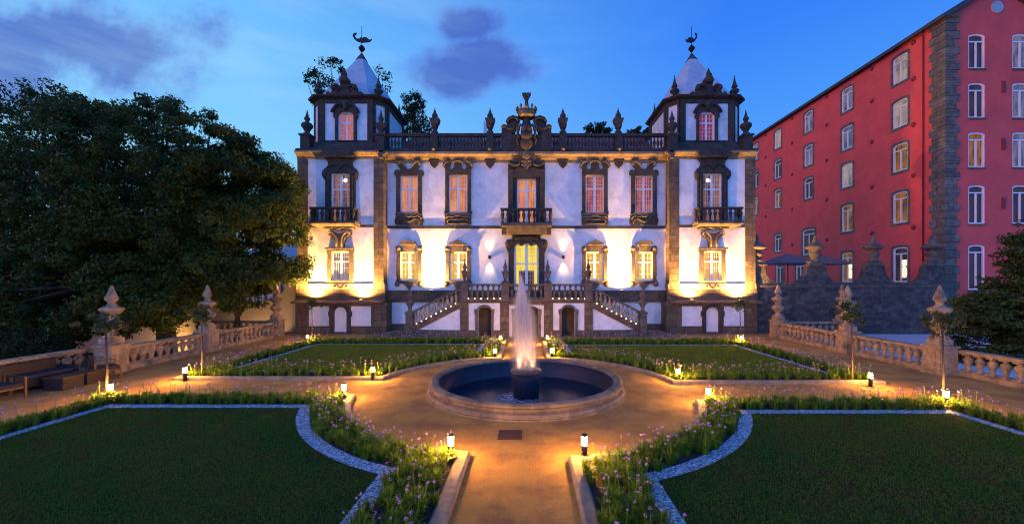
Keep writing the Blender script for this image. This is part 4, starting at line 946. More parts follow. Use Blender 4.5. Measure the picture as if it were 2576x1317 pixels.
        mbs.prism([(wdt, zt - 0.30), (L - wdt, zt - 0.30), (L - wdt, zt), (wdt, zt)], 0.0, 0.08, o=p, ang=ang); mbs.prism([(wdt, zb - 0.1), (L - wdt, zb - 0.1), (L - wdt, zb + 0.05), (wdt, zb + 0.05)], 0.0, 0.08, o=p, ang=ang)
    fin(mbw, 'tower_wall', 'stucco'); fin(mbs, 'tower_trim', 'granite')
    # tower window with arched hood
    f0 = (op[0][0], op[0][1]); Lf = op[1][0] - op[0][0]; m0 = Lf / 2
    fr = MB(); pn = MB()
    def q(a, b_, c_, d, e0=-0.2, e1=-0.08): fr.prism([(m0 + a, c_), (m0 + b_, c_), (m0 + b_, d), (m0 + a, d)], e0, e1, o=f0)
    zl, zh = Z(354, YO), Z(281, YO)
    q(-.6, -.48, zl, zh - .2); q(.48, .6, zl, zh - .2); q(-.48, .48, zl, zl + .1); q(-.06, .06, zl + .1, zh - .1); q(-.48, -.06, zl + 1.33, zl + 1.43); q(.06, .48, zl + 1.33, zl + 1.43); q(-.48, .48, zh - .16, zh - .0)
    for a, b_ in ((-.48, -.06), (.06, .48)):
        q((a + b_) / 2 - .012, (a + b_) / 2 + .012, zl + .1, zh - .16, e1=-.15)
        for zz in (zl + .42, zl + .72, zl + 1.02, zl + 1.72): q(a, b_, zz - .012, zz + .012, e1=-.152)
    pn.prism([(m0 - .6, zl), (m0 + .6, zl), (m0 + .6, zh), (m0 - .6, zh)], -0.26, -0.21, o=f0)
    wv = fin(fr, 'window', 'white_paint'); fin(pn, 'pane', 'pane_pink' if s > 0 else 'pane_rose', wv)
    K = lambda pts: [(m0 + (x - 867.5) * YO / 1000, Z(y, YO)) for x, y in pts]
    h_ = [(841, 356), (841, 300), (837, 296), (837, 288), (842, 284), (833, 283), (838, 275), (846, 266), (852, 262), (858, 262), (858, 254), (867.5, 250)]
    out = K(h_[:-1] + [(1735 - x, y) for x, y in reversed(h_[:-1])])
    mb = MB().prism(out, 0.0, 0.17, holes=[[(m0 - 0.60, zl), (m0 - 0.60, Z(290, YO)), (m0 - 0.30, zh), (m0 + 0.30, zh), (m0 + 0.60, Z(290, YO)), (m0 + 0.60, zl)]], o=f0)
    for sg in (-1, 1):
        mb.tube([(f0[0] + m0 + sg * (x - 867.5) * YO / 1000, YO - 0.24, Z(y, YO)) for x, y in ((902, 285), (897, 276), (889, 267), (881, 263), (877, 270))], [.08, .1, .1, .09, .06], 8)
    mb.ball((f0[0] + m0, YO - 0.22, Z(268, YO)), 0.2, sc=(1, .7, 1.8))
    fin(mb, 'window_surround', 'granite')
    # eaves cornice
    e0, e1 = zt, Z(242, YO)
    mb = MB(); pa, pb, pc = oct_pts(oc, hw + 0.02, ch), oct_pts(oc, hw + 0.36, ch + .1), oct_pts(oc, hw + 0.40, ch + .1)
    vs = [(x, y, e0 - 0.02) for x, y in pa] + [(x, y, e0 + 0.13) for x, y in pb] + [(x, y, e1) for x, y in pc]
    mb.vf(vs, [tuple(range(8))[::-1], tuple(range(16, 24))] + [(i + k, (i + 1) % 8 + k, (i + 1) % 8 + k + 8, i + k + 8) for k in (0, 8) for i in range(8)])
    fin(mb, 'tower_cornice', 'granite')
    # pyramid roof
    ap = Z(134, 32.95); pr = oct_pts(oc, hw + 0.2, ch + 0.45); pt = oct_pts(oc, 0.36, 0.16); zk = ap - 0.62
    mb = MB().vf([(x, y, e1) for x, y in pr] + [(x, y, zk) for x, y in pt], [tuple(range(8))[::-1], tuple(range(8, 16))] + [(i, (i + 1) % 8, (i + 1) % 8 + 8, i + 8) for i in range(8)])
    rf = fin(mb, 'tower_roof', 'stucco_roof')
    pt2 = oct_pts(oc, 0.42, 0.18); mb = MB().vf([(x, y, zk - 0.02) for x, y in pt2] + [(oc[0], oc[1], ap + 0.1)], [tuple(range(8))[::-1]] + [(i, (i + 1) % 8, 8) for i in range(8)])
    fin(mb, 'roof_cap', 'slate', rf)
    # finial ball and dolphin weather vane
    zbx = Z(122, 32.95)
    mb = MB().tube([(oc[0], oc[1], ap), (oc[0], oc[1], Z(66, 32.95))], [0.035, 0.02], 6)
    mb.lathe([(0, -.27), (.12, -.24), (.27, -.02), (.27, .02), (.12, .24), (0, .27)], (oc[0], oc[1], zbx), 12)
    vn = fin(mb, 'weather_vane', 'dark_metal')
    sc_ = 0.0127; dol = [(-38, -18), (-33, -26), (-42, -27), (-56, -20), (-58, -4), (-50, 12), (-32, 27), (-12, 33), (2, 36), (20, 34), (44, 32), (58, 26), (66, 12), (58, 18), (46, 16), (34, 4), (18, 0), (2, 8), (-4, 0), (-12, 10), (-30, 12), (-42, 0), (-46, -12)]
    k = 1.0 if s > 0 else -0.62
    base_z = Z(98, 32.95)
    mb = MB().prism([(a * sc_ * abs(k) , -b_ * sc_ + 0.15) for a, b_ in dol], -0.05, 0.05, o=(0, 0), ang=0.0)
    mb.v = [(x + oc[0], y + oc[1], z + base_z) for x, y, z in mb.v]
    if s < 0: mb.v = [(2 * XA - x, y, z) for x, y, z in mb.v]; mb.flip(XA); fl = MB(); fl.v = [(2 * oc[0] - x, y, z) for x, y, z in mb.v] if False else mb.v; mb.flip(XA); 
    if s < 0: c2 = 2 * XA - oc[0]; mb.v = [(2 * c2 - x if False else x, y, z) for x, y, z in mb.v]
    mb.build('dolphin', 'dark_metal', vn)
    # pinnacles on the eaves
    for (ax, ay) in ((-2.3, -2.42), (2.3, -2.42), (2.3, 2.42), (-2.3, 2.42)):
        X = oc[0] + ax; X = X if s > 0 else 2 * XA - X
        TP.put(pal, (X, oc[1] + ay, e1 + 0.0))
    # pinnacles on the corners of the lower block
    for (ax, ay) in ((-2.75, 29.75), (2.78, 29.75), (2.78, 36.1), (-2.75, 36.1)):
        X = tc + ax; X = X if s > 0 else 2 * XA - X
        CP.put(pal, (X, ay, z0 + 0.10))
    # front gable ornament above the eaves
    K2 = lambda pts: [(m0 + (x - 870) * YO / 1000, Z(y, YO)) for x, y in pts]
    h2 = [(824, 243), (826, 237), (831, 235), (836, 240), (840, 233), (838, 227), (843, 220), (851, 221), (858, 227), (861, 221), (860, 214), (857, 207), (862, 200), (866, 195), (867, 186), (870, 180)]
    mb = MB().prism(K2(h2 + [(1740 - x, y) for x, y in reversed(h2[:-1])]), -0.05, 0.25, o=(f0[0], YO - 0.15))
    for sg in (-1, 1):
        mb.tube([(f0[0] + m0 + sg * (x - 870) * YO / 1000, YO - 0.42, Z(y, YO)) for x, y in ((885, 236), (880, 226), (889, 220), (898, 222), (900, 229))], [.08, .11, .13, .12, .08], 8)
        mb.ball((f0[0] + m0 + sg * 27 * YO / 1000, YO - 0.4, Z(226, YO)), 0.2)
    mb.ball((f0[0] + m0, YO - 0.42, Z(207, YO)), 0.33, 12, 8, (1, .8, 0.9)); mb.ball((f0[0] + m0, YO - 0.42, Z(196, YO)), 0.2, 12, 8)
    mb.lathe([(.16, 0), (.1, .2), (.03, .45), (0, .5)], (f0[0] + m0, YO - 0.3, Z(192, YO)), 8)
    fin(mb, 'gable_ornament', 'granite')
BB = baluster_proto(Z(531, YT) - Z(560, YT) - 0.004, 0.13, 'granite', inv=True)
TP = Proto(lambda p: MB().lathe(pin(1.0, 1.12), (0, 0, 0), 14).build('pinnacle', 'granite', p, local=True))
def cp_fn(p):
    mb = MB().box(-.34, .34, -.34, .34, 0, 1.15); mb.box(-.42, .42, -.42, .42, 1.151, 1.28)
    mb.lathe([(.3, 0), (.3, .1), (.2, .16), (.17, .24), (.26, .42), (.40, .62), (.42, .75), (.32, .88), (.15, .96), (.13, 1.06), (.19, 1.14), (.21, 1.24), (.12, 1.4), (.06, 1.65), (.02, 1.88), (0, 1.92)], (0, 0, 1.281), 16)
    return mb.build('corner_pinnacle', 'granite', p, local=True)
CP = Proto(cp_fn)
both(tower)
# central balcony over the entrance
cxx = 1324.5; Yc = YM; yb0 = YM - 1.15
MB().box(U(1263, Yc), U(1386, Yc), yb0 - 0.12, YM - 0.35, Z(572, Yc), Z(565, Yc)).px([(YM - .35, Z(572.2, Yc)), (yb0 - 0.05, Z(572.2, Yc)), (yb0 + 0.1, Z(580, Yc)), (yb0 + 0.35, Z(590, Yc)), (YM - .35, Z(590, Yc))], U(1275, Yc), U(1374, Yc)).box(U(1263, Yc), U(1386, Yc), YM - 0.349, YM - 0.01, Z(590, Yc), Z(565, Yc) - 0.002).build('balcony', 'granite_mid', pal)
cb = MB().box(U(1262, Yc), U(1387, Yc), yb0 - 0.1, yb0 + 0.12, Z(536, Yc), Z(530, Yc)).box(U(1262, Yc), U(1266, Yc), yb0 + .121, YM - .31, Z(536, Yc), Z(530, Yc)).box(U(1383, Yc), U(1387, Yc), yb0 + .121, YM - .31, Z(536, Yc), Z(530, Yc)).build('balcony_balustrade', 'granite', pal)
CBP = baluster_proto(Z(536, Yc) - Z(565, Yc) - 0.004, 0.13, 'granite', inv=True)
for i in range(10): CBP.put(cb, (U(1267 + 115 * i / 9, Yc), yb0 + 0.01, Z(565, Yc) + 0.002))
for X in (U(1264.5, Yc), U(1384.5, Yc)):
    for yy in (0.38, 0.70): CBP.put(cb, (X, yb0 + yy, Z(565, Yc) + 0.002))
# lamps glowing in the tall tower windows
for X in (U(867, YT), 2 * XA - U(867, YT) + 0.02): MB().ball((X, YT + 0.13, Z(452, YT)), 0.13, sc=(1, .3, 1.1)).build('ceiling_lamp', 'lamp_bulb', pal)
# floodlights standing on the ledges
def flood(X, Y, z, tx, tz, e, size, ty, lab):
    mb = MB().box(X - 0.12, X + 0.12, Y - 0.07, Y + 0.07, z, z + 0.10)
    f = mb.build('floodlight', 'dark_metal'); tag(f, lab, 'floodlight', 'floodlights washing the palace wall')
    MB().box(X - 0.10, X + 0.10, Y - 0.055, Y + 0.055, z + 0.101, z + 0.108).build('lens', 'flood_lens', f)
    spot('flood_light', (X, Y, z + 0.16), (tx, ty, tz), e, WARM, size, 0.75, 0.06, f)
FZT = Z(757, YT) + 0.01
for s, side in ((1, 'left'), (-1, 'right')):
    for xd, w_ in ((798, 'outer'), (917, 'inner')):
        X = U(xd, YT); X = X if s > 0 else 2 * XA - X
        flood(X, YT - 0.62, Z(756, YT) + 0.03, X, 9.0, 7600, 160, YT - 0.25, 'small floodlight on the %s tower ledge, %s of the two' % (side, w_))
    X = U(1091, YM); X = X if s > 0 else 2 * XA - X
    flood(X, YM - 0.8, Z(731, YM), X, 9.0, 7800, 162, YM - 0.3, 'small floodlight before the white wall between two %s ground floor windows' % side)
# ================================================================== TERRACE WITH DOUBLE STAIR
YS = 27.2
ter = thing('terrace_stair', (XA, YS, 0), 'granite and white terrace with two mirrored stair flights, balusters and arched niches', 'staircase')
zf = Z(751, YS)
arch = lambda c_, hw_, top, spring, bot: [(c_ - hw_, bot), (c_ - hw_, spring)] + arc(c_, spring, hw_, spring - top, 172, 8, 10) + [(c_ + hw_, spring), (c_ + hw_, bot)]
nich = [(1219, 17), (2649 - 1219, 17), (1324.5, 30)]
hls = [[(u, max(z, 0.0)) for u, z in PL(arch(c_, h_, 771 if h_ < 20 else 768, 783, 846), YS)] for c_, h_ in nich]
fx0, fx1 = U(1159, YS), 2 * XA - U(1159, YS)
# front wall: niches cut through, reaching the ground
front = [(fx0, -0.1)]
def with_notches(x0, x1, z0, z1, notches):
    pts = [(x0, z0)]
    for nt in sorted(notches, key=lambda h: h[0][0]): pts += [(nt[0][0], z0)] + nt + [(nt[-1][0], z0)]
    return pts + [(x1, z0), (x1, z1), (x0, z1)]
MB().prism(with_notches(fx0, fx1, -0.1, Z(755, YS), hls), -0.5, 0.0, o=(0, YS)).build('front_wall', 'stucco', ter)
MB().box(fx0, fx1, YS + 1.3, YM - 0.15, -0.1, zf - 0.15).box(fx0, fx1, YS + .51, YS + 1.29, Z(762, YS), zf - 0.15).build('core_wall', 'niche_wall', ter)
MB().box(fx0 - .08, fx1 + .08, YS - 0.16, YM - 0.13, zf - 0.14, zf).build('floor_slab', 'granite_mid', ter)
mb = MB()
for a, b in ((1158, 1179), (1258, 1281), (1368, 1391), (1470, 1491)): mb.box(U(a, YS), U(b, YS), YS - 0.09, YS + 0.0, -0.05, zf - 0.15)
mb.box(U(1281, YS) + .002, U(1368, YS) - .002, YS - 0.06, YS, Z(766, YS), zf - 0.15)
for a, b in ((1179, 1258), (1391, 1470)): mb.box(U(a, YS) + .002, U(b, YS) - .002, YS - 0.06, YS, Z(761, YS), zf - 0.15)
for a, b in ((1179, 1200), (1238, 1258), (1391, 1411), (1449, 1470)): mb.box(U(a, YS) + .002, U(b, YS) - .002, YS - 0.06, YS, -0.05, Z(829, YS))
mb.build('pier', 'granite_block', ter)
for (c_, h_), hl in zip(nich, hls):
    w2 = h_ + 7; out = [(u, max(z, -0.05)) for u, z in PL([(c_ - w2 + 1, 848), (c_ - w2 + 1, 790), (c_ - w2 - 1, 788), (c_ - w2 - 1, 777)] + arc(c_, 779, w2 - 6, 14 if h_ < 20 else 12, 165, 15, 10) + [(c_ + w2 + 1, 777), (c_ + w2 + 1, 788), (c_ + w2 - 1, 790), (c_ + w2 - 1, 848)], YS)]
    hl2 = [(u, z if z > 0.01 else -0.049) for u, z in hl]; mid = hl2
    # surround as an outline with its notch
    o_ = out[:]; k_ = hl2[::-1]
    poly = o_ + k_
    MB().prism(poly, 0.004, 0.11, o=(0, YS)).build('arch_surround', 'granite_mid', ter)
# stair flights
def flight(s):
    def fin(mb, name, m, parent=None):
        if s < 0: mb.flip(XA)
        return mb.build(name, m, parent or ter)
    tri_ = PL([(1046, 834), (1046, 817), (1159, 758), (1159, 846)], YS); tri_ = [(u, max(z, -0.05)) for u, z in tri_]
    fin(MB().prism(PL([(1053, 828), (1158, 773), (1158, 829)], YS), -0.3, 0.0, o=(0, YS)), 'stair_wall', 'stucco')
    fin(MB().prism(PL([(1038, 822), (1038, 817), (1159, 755), (1159, 773), (1050, 829.5), (1038, 829.5)], YS), -0.35, 0.08, o=(0, YS)), 'stringer', 'granite_block')
    fin(MB().prism([(U(1026, YS), -0.05), (U(1158, YS), -0.05), (U(1158, YS), Z(829.2, YS)), (U(1026, YS), Z(829.2, YS))], -0.3, 0.05, o=(0, YS)), 'stair_base', 'granite_mid')
    mb = MB(); n_ = 13; x0, x1 = U(1030, YS), U(1159, YS)
    for i in range(n_):
        a = x0 + (x1 - x0) * i / n_; mb.box(a, x1, YS + 0.36, YM - 0.2, 0.30 + (zf - 0.3) * i / n_ + (0.0 if i else -0.3), 0.30 + (zf - 0.3) * (i + 1) / n_)
    fin(mb, 'steps', 'granite_mid')
    mb = MB()
    for i, (a, b, zt) in enumerate(((940, 1027, .10), (955, 1027, .20), (972, 1027, .30))): mb.box(U(a, YS), U(b, YS), YS - 0.2 + 0.25 * i, YT - 0.7, (-.05 if i == 0 else .10 * i + .002), zt)
    fin(mb, 'landing_steps', 'granite_mid')
    # handrail
    fin(MB().prism(PL([(1036, 787), (1036, 782), (1162, 718), (1162, 723)], YS), -0.22, 0.06, o=(0, YS)), 'handrail', 'granite_mid')
    nb = 10
    for i in range(nb):
        xd = 1043 + 112 * (i + .3) / nb; X = U(xd, YS); yl = 787 - (xd - 1036) * 64 / 126 + 0.5; yb_ = 817 - (xd - 1038) * 62 / 121 - 0.8
        h = Z(yl, YS) - Z(yb_, YS) + .03; X = X if s > 0 else 2 * XA - X
        SB.put(ter, (X, YS + 0.08, Z(yb_, YS) - .015), scale=(1, 1, h / SBH))
    for i in range(9):
        xd = 1049 + 12.2 * i; yb_ = 817 - (xd - 1038) * 62 / 121 + 1.2
        X = U(xd, YS); X = X if s > 0 else 2 * XA - X; SL.put(ter, (X, YS - 0.10, Z(yb_, YS)))
    # lower newel with tall finial
    xn = U(1030.5, YS)
    mb = MB().box(xn - .24, xn + .24, YS - .16, YS + .32, .0, Z(788, YS)); mb.box(xn - .29, xn + .29, YS - .21, YS + .37, Z(788, YS) + .002, Z(784, YS))
    mb.lathe([(.24, 0), (.2, .06), (.12, .14), (.12, .3), (.22, .5), (.30, .62), (.32, .70), (.2, .76), (.12, .82), (.1, .95), (.2, 1.1), (.21, 1.2), (.11, 1.34), (.05, 1.55), (0, 1.75)], (xn, YS + .08, Z(784, YS) + .002), 14)
    fin(mb, 'newel', 'granite_mid')
SBH = 0.85
SB = baluster_proto(SBH, 0.125, 'granite_pale')
SL = Proto(lambda p: MB().ball((0, 0, 0), 0.032, 8, 6).build('step_lamp', 'step_light', p, local=True))
both(flight)
# terrace balustrade
zr0, zr1 = Z(718, YS), Z(713, YS)
rail = MB().box(fx0, fx1, YS - 0.12, YS + 0.18, zr0, zr1).box(fx0, fx1, YS - 0.1, YS + 0.16, zf + .002, zf + .09).build('balustrade', 'granite_mid', ter)
TB = baluster_proto(zr0 - zf - .094, 0.13, 'granite_mid')
for a, b, n_ in ((1180, 1262, 6), (1280, 1369, 6), (1387, 1469, 6)):
    for i in range(n_): TB.put(rail, (U(a + (b - a) * (i + .5) / n_, YS), YS + .03, zf + .092))
def ter_newel(p):
    mb = MB().box(-.26, .26, -.2, .28, 0, 1.10); mb.box(-.3, .3, -.24, .32, 1.101, 1.16)
    mb.lathe([(.2, 0), (.2, .06), (.1, .1), (.09, .2), (.17, .42), (.21, .6), (.26, .66), (.26, .72), (.12, .78), (.10, .86), (.15, .96), (.14, 1.06), (.07, 1.22), (.02, 1.55), (0, 1.6)], (0, .04, 1.161), 14)
    return mb.build('newel', 'granite_mid', p, local=True)
TN = Proto(ter_newel)
for xd in (1169, 1271, 2649 - 1271, 2649 - 1169): TN.put(ter, (U(xd, YS), YS, zf + .001))
for i in range(6):
    for a in (1179, 1390): SL.put(ter, (U(a + 16 * i, YS), YS - 0.17, zf + .03))
# ================================================================== GARDEN BALUSTRADES
def big_finial(parent):
    mb = MB().lathe([(.30, 0), (.30, .08), (.17, .14), (.14, .24), (.24, .36), (.36, .50), (.38, .58), (.33, .66), (.22, .72), (.19, .84), (.24, .98), (.36, 1.12), (.40, 1.18), (.36, 1.24), (.20, 1.30), (.12, 1.42), (.14, 1.50), (.21, 1.56), (.22, 1.66), (.16, 1.78), (.09, 2.0), (.04, 2.14), (0, 2.18)], (0, 0, 0), 20)
    return mb.build('finial', 'granite_pale', parent, local=True)
BF = Proto(big_finial)
GBH = 0.70
def gb_fn(p):
    mb = MB().box(-.14, .14, -.14, .14, 0, .07); mb.box(-.13, .13, -.13, .13, GBH - .07, GBH)
    mb.lathe([(.11, .07), (.075, .10), (.07, .16), (.10, .28), (.145, .42), (.155, .48), (.13, .53), (.08, .56), (.075, .60), (.12, .63)], (0, 0, 0), 12)
    return mb.build('baluster', 'granite_pale', p, local=True)
GB = Proto(gb_fn)
def pedestal(parent, X, Y, finial=True):
    mb = MB().box(X - .36, X + .36, Y - .36, Y + .36, -.02, 1.08); mb.box(X - .40, X + .40, Y - .40, Y + .40, -.02, .16); mb.box(X - .41, X + .41, Y - .41, Y + .41, 1.082, 1.17)
    mb.box(X - .27, X + .27, Y - .27, Y + .27, 1.171, 1.42)
    for (a, b) in ((1, 0), (-1, 0), (0, -1), (0, 1)):   # sunk panel frames
        if a: mb.box(*sorted((X + a * .36, X + a * .385)), Y - .2, Y + .2, .28, .92)
        else: mb.box(X - .2, X + .2, *sorted((Y + b * .36, Y + b * .385)), .28, .92)
    pd = mb.build('pedestal', 'granite_pale', parent)
    if finial: BF.put(pd, (X, Y, 1.421))
    return pd
def balustrade(label, p0, p1, peds, gap=0.41, z=0.0, group='stone balustrades round the garden', finial=True):
    p0 = Vector(p0); p1 = Vector(p1); d = (p1 - p0); L = d.length; d /= L; a = math.atan2(d.y, d.x)
    t = thing('balustrade', (p0.x, p0.y, z), label, 'balustrade', group)
    def bar(w, z0, z1, name):
        mb = MB(); nrm = Vector((-d.y, d.x)) * w
        q = [p0 + nrm, p1 + nrm, p1 - nrm, p0 - nrm]; mb.vf([(v.x, v.y, z + z0) for v in q] + [(v.x, v.y, z + z1) for v in q], [(0, 1, 2, 3), (4, 5, 6, 7), (0, 1, 5, 4), (1, 2, 6, 5), (2, 3, 7, 6), (3, 0, 4, 7)]); return mb.build(name, 'granite_pale', t)
    bar(.20, 0.90, 1.02, 'handrail'); bar(.20, -.02, .19, 'plinth')
    n_ = int(L / gap)
    for i in range(n_):
        s_ = (i + .5) * L / n_; p = p0 + d * s_
        if any(abs(s_ - q_) < 0.5 for q_ in peds): continue
        GB.put(t, (p.x, p.y, z + .195), rotz=a)
    for q_ in peds: p = p0 + d * q_; pedestal(t, p.x, p.y, finial)
    return t
balustrade('long pale stone balustrade beside the left path with three tall turned finials', (-17.2, 16.3), (-17.4, 27.5), [0.1, 5.1, 11.1])
balustrade('pale stone balustrade behind the dark garden seats at the left', (-18.2, 5.5), (-18.2, 16.3), [], finial=False)
balustrade('long pale stone balustrade beside the right path with three tall turned finials', (16.75, 16.1), (17.0, 27.2), [0.1, 4.9, 11.0])
balustrade('near right pale stone balustrade section leading out of the picture', (17.35, 5.5), (17.35, 15.9), [], finial=False)
balustrade('lower dark balustrade along the steps behind the right garden wall', (17.6, 27.4), (21.6, 27.4), [4.0])
balustrade('low balustrade along the ramp behind the left balustrade', (-23.5, 28.0), (-17.9, 28.0), [], finial=False)
# ================================================================== RIGHT: scrolled stone wall, pink building
YW = 29.4
def scroll_wall():
    t = thing('stone_wall', (U(2150, YW), YW, 0), 'dark rubble wall with concave scrolled top and four pagoda finials below the pink building', 'wall')
    top = 712; pts = [(1902, 850), (1902, 672)]
    peaks = (1908, 2055, 2203, 2351)
    pts += [(1924, 668)]
    for i, px_ in enumerate(peaks):
        if i: pts += [(px_ - 24, 672), (px_ - 22, 668)]
        if i < 3:
            if i: pts += [(px_ + 22, 668), (px_ + 24, 672)]
            x0, x1 = px_ + (16 if i == 0 else 24), peaks[i + 1] - 24; m_ = (x0 + x1) / 2
            pts += [(x0 + (m_ - x0 - 12) * (1 - math.cos(R(a))), 672 + (top - 672) * math.sin(R(a))) for a in (20, 40, 60, 78, 90)]
            pts += [(x1 - (x1 - m_ - 12) * (1 - math.cos(R(a))), 672 + (top - 672) * math.sin(R(a))) for a in (90, 78, 60, 40, 20)]
    pts += [(2378, 668), (2378, 850)]
    pts = [(x, y) for x, y in pts]; pl = PL(pts, YW); pl = [(u, z if z > 0 else -1.4) for u, z in pl]
    MB().prism(pl, -0.45, 0.0, o=(0, YW)).build('wall', 'rubble', t)
    mb = MB()
    for a, b in ((1972, 2005), (2118, 2140), (2266, 2292)): mb.box(U(a, YW), U(b, YW), YW - 0.12, YW + 0.5, Z(714, YW), Z(710, YW))
    for px_ in peaks: mb.box(U(px_ - 21, YW), U(px_ + 21, YW), YW - 0.1, YW + 0.5, Z(668, YW), Z(664, YW)); mb.box(U(px_ - 17, YW), U(px_ + 17, YW), YW - 0.05, YW + 0.45, Z(664, YW) + .002, Z(656, YW))
    mb.box(U(1904, YW), U(2376, YW), YW - 0.07, YW - 0.002, Z(721, YW), Z(716, YW))
    mb.build('coping', 'granite_mid', t)
    for px_ in peaks:
        PF.put(t, (U(px_, YW), YW + 0.2, Z(656, YW)))
def pf_fn(p):
    mb = MB().lathe([(.34, 0), (.34, .1), (.26, .16), (.28, .3), (.40, .48), (.42, .56), (.30, .66), (.28, .76), (.34, .84), (.52, .90), (.64, .98), (.66, 1.04), (.5, 1.16), (.34, 1.30), (.22, 1.38), (.20, 1.46), (.14, 1.6), (.06, 1.9), (0, 2.05)], (0, 0, 0), 18)
    return mb.build('pagoda_finial', 'granite_mid', p, local=True)
PF = Proto(pf_fn); scroll_wall()
tag(MB().box(U(2378.5, YW), 60, YW - 0.02, YW + 0.45, -1.4, Z(754, YW)).build('retaining_wall', 'rubble'), 'low dark rubble retaining wall under the pink gable', 'wall')
# wash of old lime on the stones and a ramp rail
YP = 30.5; XP = U(2378, YP)
pk = thing('pink_building', (XP, YP, 2.3), 'long five storey pink building with grey quoins and white arched windows', 'building')
ridge = XP + 3.95; zev = 24.0; zrd = 26.25; xr = XP + 7.9; YE = 66.0
def seg_arch(cu, hw_, zb, zt, rise=0.16):
    return [(cu - hw_, zb), (cu - hw_, zt - rise)] + [(cu - hw_ * math.cos(math.pi * i / 8), zt - rise + rise * math.sin(math.pi * i / 8)) for i in range(1, 8)] + [(cu + hw_, zt - rise), (cu + hw_, zb)]
rows = [(20.95, 23.25), (17.1, 19.4), (13.3, 15.65), (8.85, 11.5), (3.75, 6.75)]
# side wall faces -x: u runs towards the viewer so that the outside is on the left
side_holes = []; specs = []
cols = [34.2, 39.9, 45.4, 51.0, 56.0, 61.2]
for ci, yc in enumerate(cols):
    for ri, (a, b) in enumerate(rows):
        if ri == 4 and ci > 1: continue
        hw_ = 0.68
        if ci == 2 and ri == 3: a, b, hw_ = 6.9, 9.8, 1.0
        if ci >= 3 and ri == 3: a, b = 7.7, 9.9
        if ci == 4 and ri == 3: pass
        specs.append(('side', yc, a, b, hw_, ci, ri))
for ci in (2, 3):
    specs.append(('side', 46.8 if ci == 2 else 50.6, 3.2, 6.2, 0.75, ci, 4))
fc = [XP + 79 * YP / 1000 + .0, XP + 190 * YP / 1000]
frows = [(Z(172, YP), Z(85, YP)), (Z(296, YP), Z(208, YP)), (Z(420, YP), Z(332, YP)), (Z(562, YP), Z(465, YP)), (Z(728, YP), Z(615, YP))]
for ci, xc in enumerate(fc):
    for ri, (a, b) in enumerate(frows): specs.append(('front', xc, a, b, 0.64, ci, ri))
def uside(y): return YE - y
so = (XP, YE); sang = R(-90)
sh = [seg_arch(uside(y), hw_, a, b) for k, y, a, b, hw_, ci, ri in specs if k == 'side']
MB().prism([(0, -1), (YE - YP - 0.02, -1), (YE - YP - 0.02, zev), (0, zev)], -0.35, 0.0, holes=sh, o=so, ang=sang).build('side_wall', 'pink', pk)
fh = [seg_arch(x - XP, hw_, a, b) for k, x, a, b, hw_, ci, ri in specs if k == 'front']
MB().prism([(0.36, 2.4), (7.9, 2.4), (7.9, zev), (3.95, zrd), (0.36, zev + .40)], -0.35, 0.0, holes=fh, o=(XP, YP)).build('gable_wall', 'pink', pk)
MB().box(XP + .36, xr, YP + 0.36, YE, -1, zev).build('inner_wall', 'pink', pk)
MB().prism([(0.0, zev + .02), (3.95, zrd + .12), (7.9, zev + .02), (8.3, zev - .1), (8.3, zev + .25), (3.95, zrd + .65), (-.45, zev + .15), (-.45, zev - .12)], -(YE - YP), 0.35, o=(XP, YP)).build('roof', 'slate', pk)
mb = MB().lathe([(.46, 0), (.46, .06), (0, .061)], (0, 0, 0), 24, smooth=False); mb.v = [(XP + 3.95 + x, YP - z, Z(18, YP) + y) for x, y, z in mb.v]; mb.build('round_window', 'stucco_roof', pk)
# quoins
mbq = MB(); zq = -1.0; k = 0
while zq < zev - 0.1:
    h = 0.60; ln = 1.06 if k % 2 else 0.82; ls = 1.22 if k % 2 else 1.0
    mbq.box(XP - 0.05, XP + ln, YP - 0.06, YP + ls, zq, min(zq + h, zev) - 0.025); zq += h; k += 1
mbq.build('quoins', 'quoin', pk)
MB().box(XP - 0.4, XP + .9, YP - 0.25, YP + 1.1, zev - .02, zev + .2).build('eaves_stone', 'granite_mid', pk)
mb = MB().tube([(XP - 0.1, YP + 1.62, 3.0), (XP - 0.1, YP + 1.62, zev - .5), (XP - .35, YP + 1.62, zev - .2)], .06, 7); mb.build('downpipe', 'pink_dark', pk)
for c_ in range(11):
    pass
# iron wall ties
mbt = MB()
for yc in (31.9 + 1.1, 37.0, 42.6, 48.2, 53.6, 58.6):
    for zz in (20.6, 16.8, 12.6, 8.3) + ((23.6,) if yc > 30 else ()):
        m_ = MB().lathe([(0.0, .12), (.14, .11), (.2, .04), (.2, 0)], (0, 0, 0), 12); m_.v = [(XP - z, yc + x, zz + y) for x, y, z in m_.v]; m_.build('wall_tie', 'pink_dark', pk)
for zz in (Z(218, YP), Z(362, YP), Z(510, YP), Z(676, YP)):
    MB().box(U(2519, YP), U(2527, YP), YP - 0.09, YP - 0.002, zz - 0.42, zz + 0.42).build('tie_plate', 'pink_dark', pk)
panes = {0: ['pane_curtain', 'pane_bluish', 'pane_bluish', 'pane_curtain', 'pane_bluish', 'pane_dark'], 1: ['pane_curtain', 'pane_bluish', 'pane_bluish', 'pane_dark', 'pane_dark', 'pane_dark'],
         2: ['pane_amber', 'pane_curtain', 'pane_dark', 'pane_amber', 'pane_amber', 'pane_dark'], 3: ['pane_amber', 'pane_amber', 'pane_dark', 'pane_dark', 'pane_dark', 'pane_dark'], 4: ['pane_dark', 'pane_amber', 'pane_dark', 'pane_dark', 'pane_dark', 'pane_dark']}
fpanes = [['pane_dark', 'pane_bluish'], ['pane_dark', 'pane_bluish'], ['pane_amber', 'pane_bluish'], ['pane_dark', 'pane_dark'], ['pane_dark', 'pane_dark']]
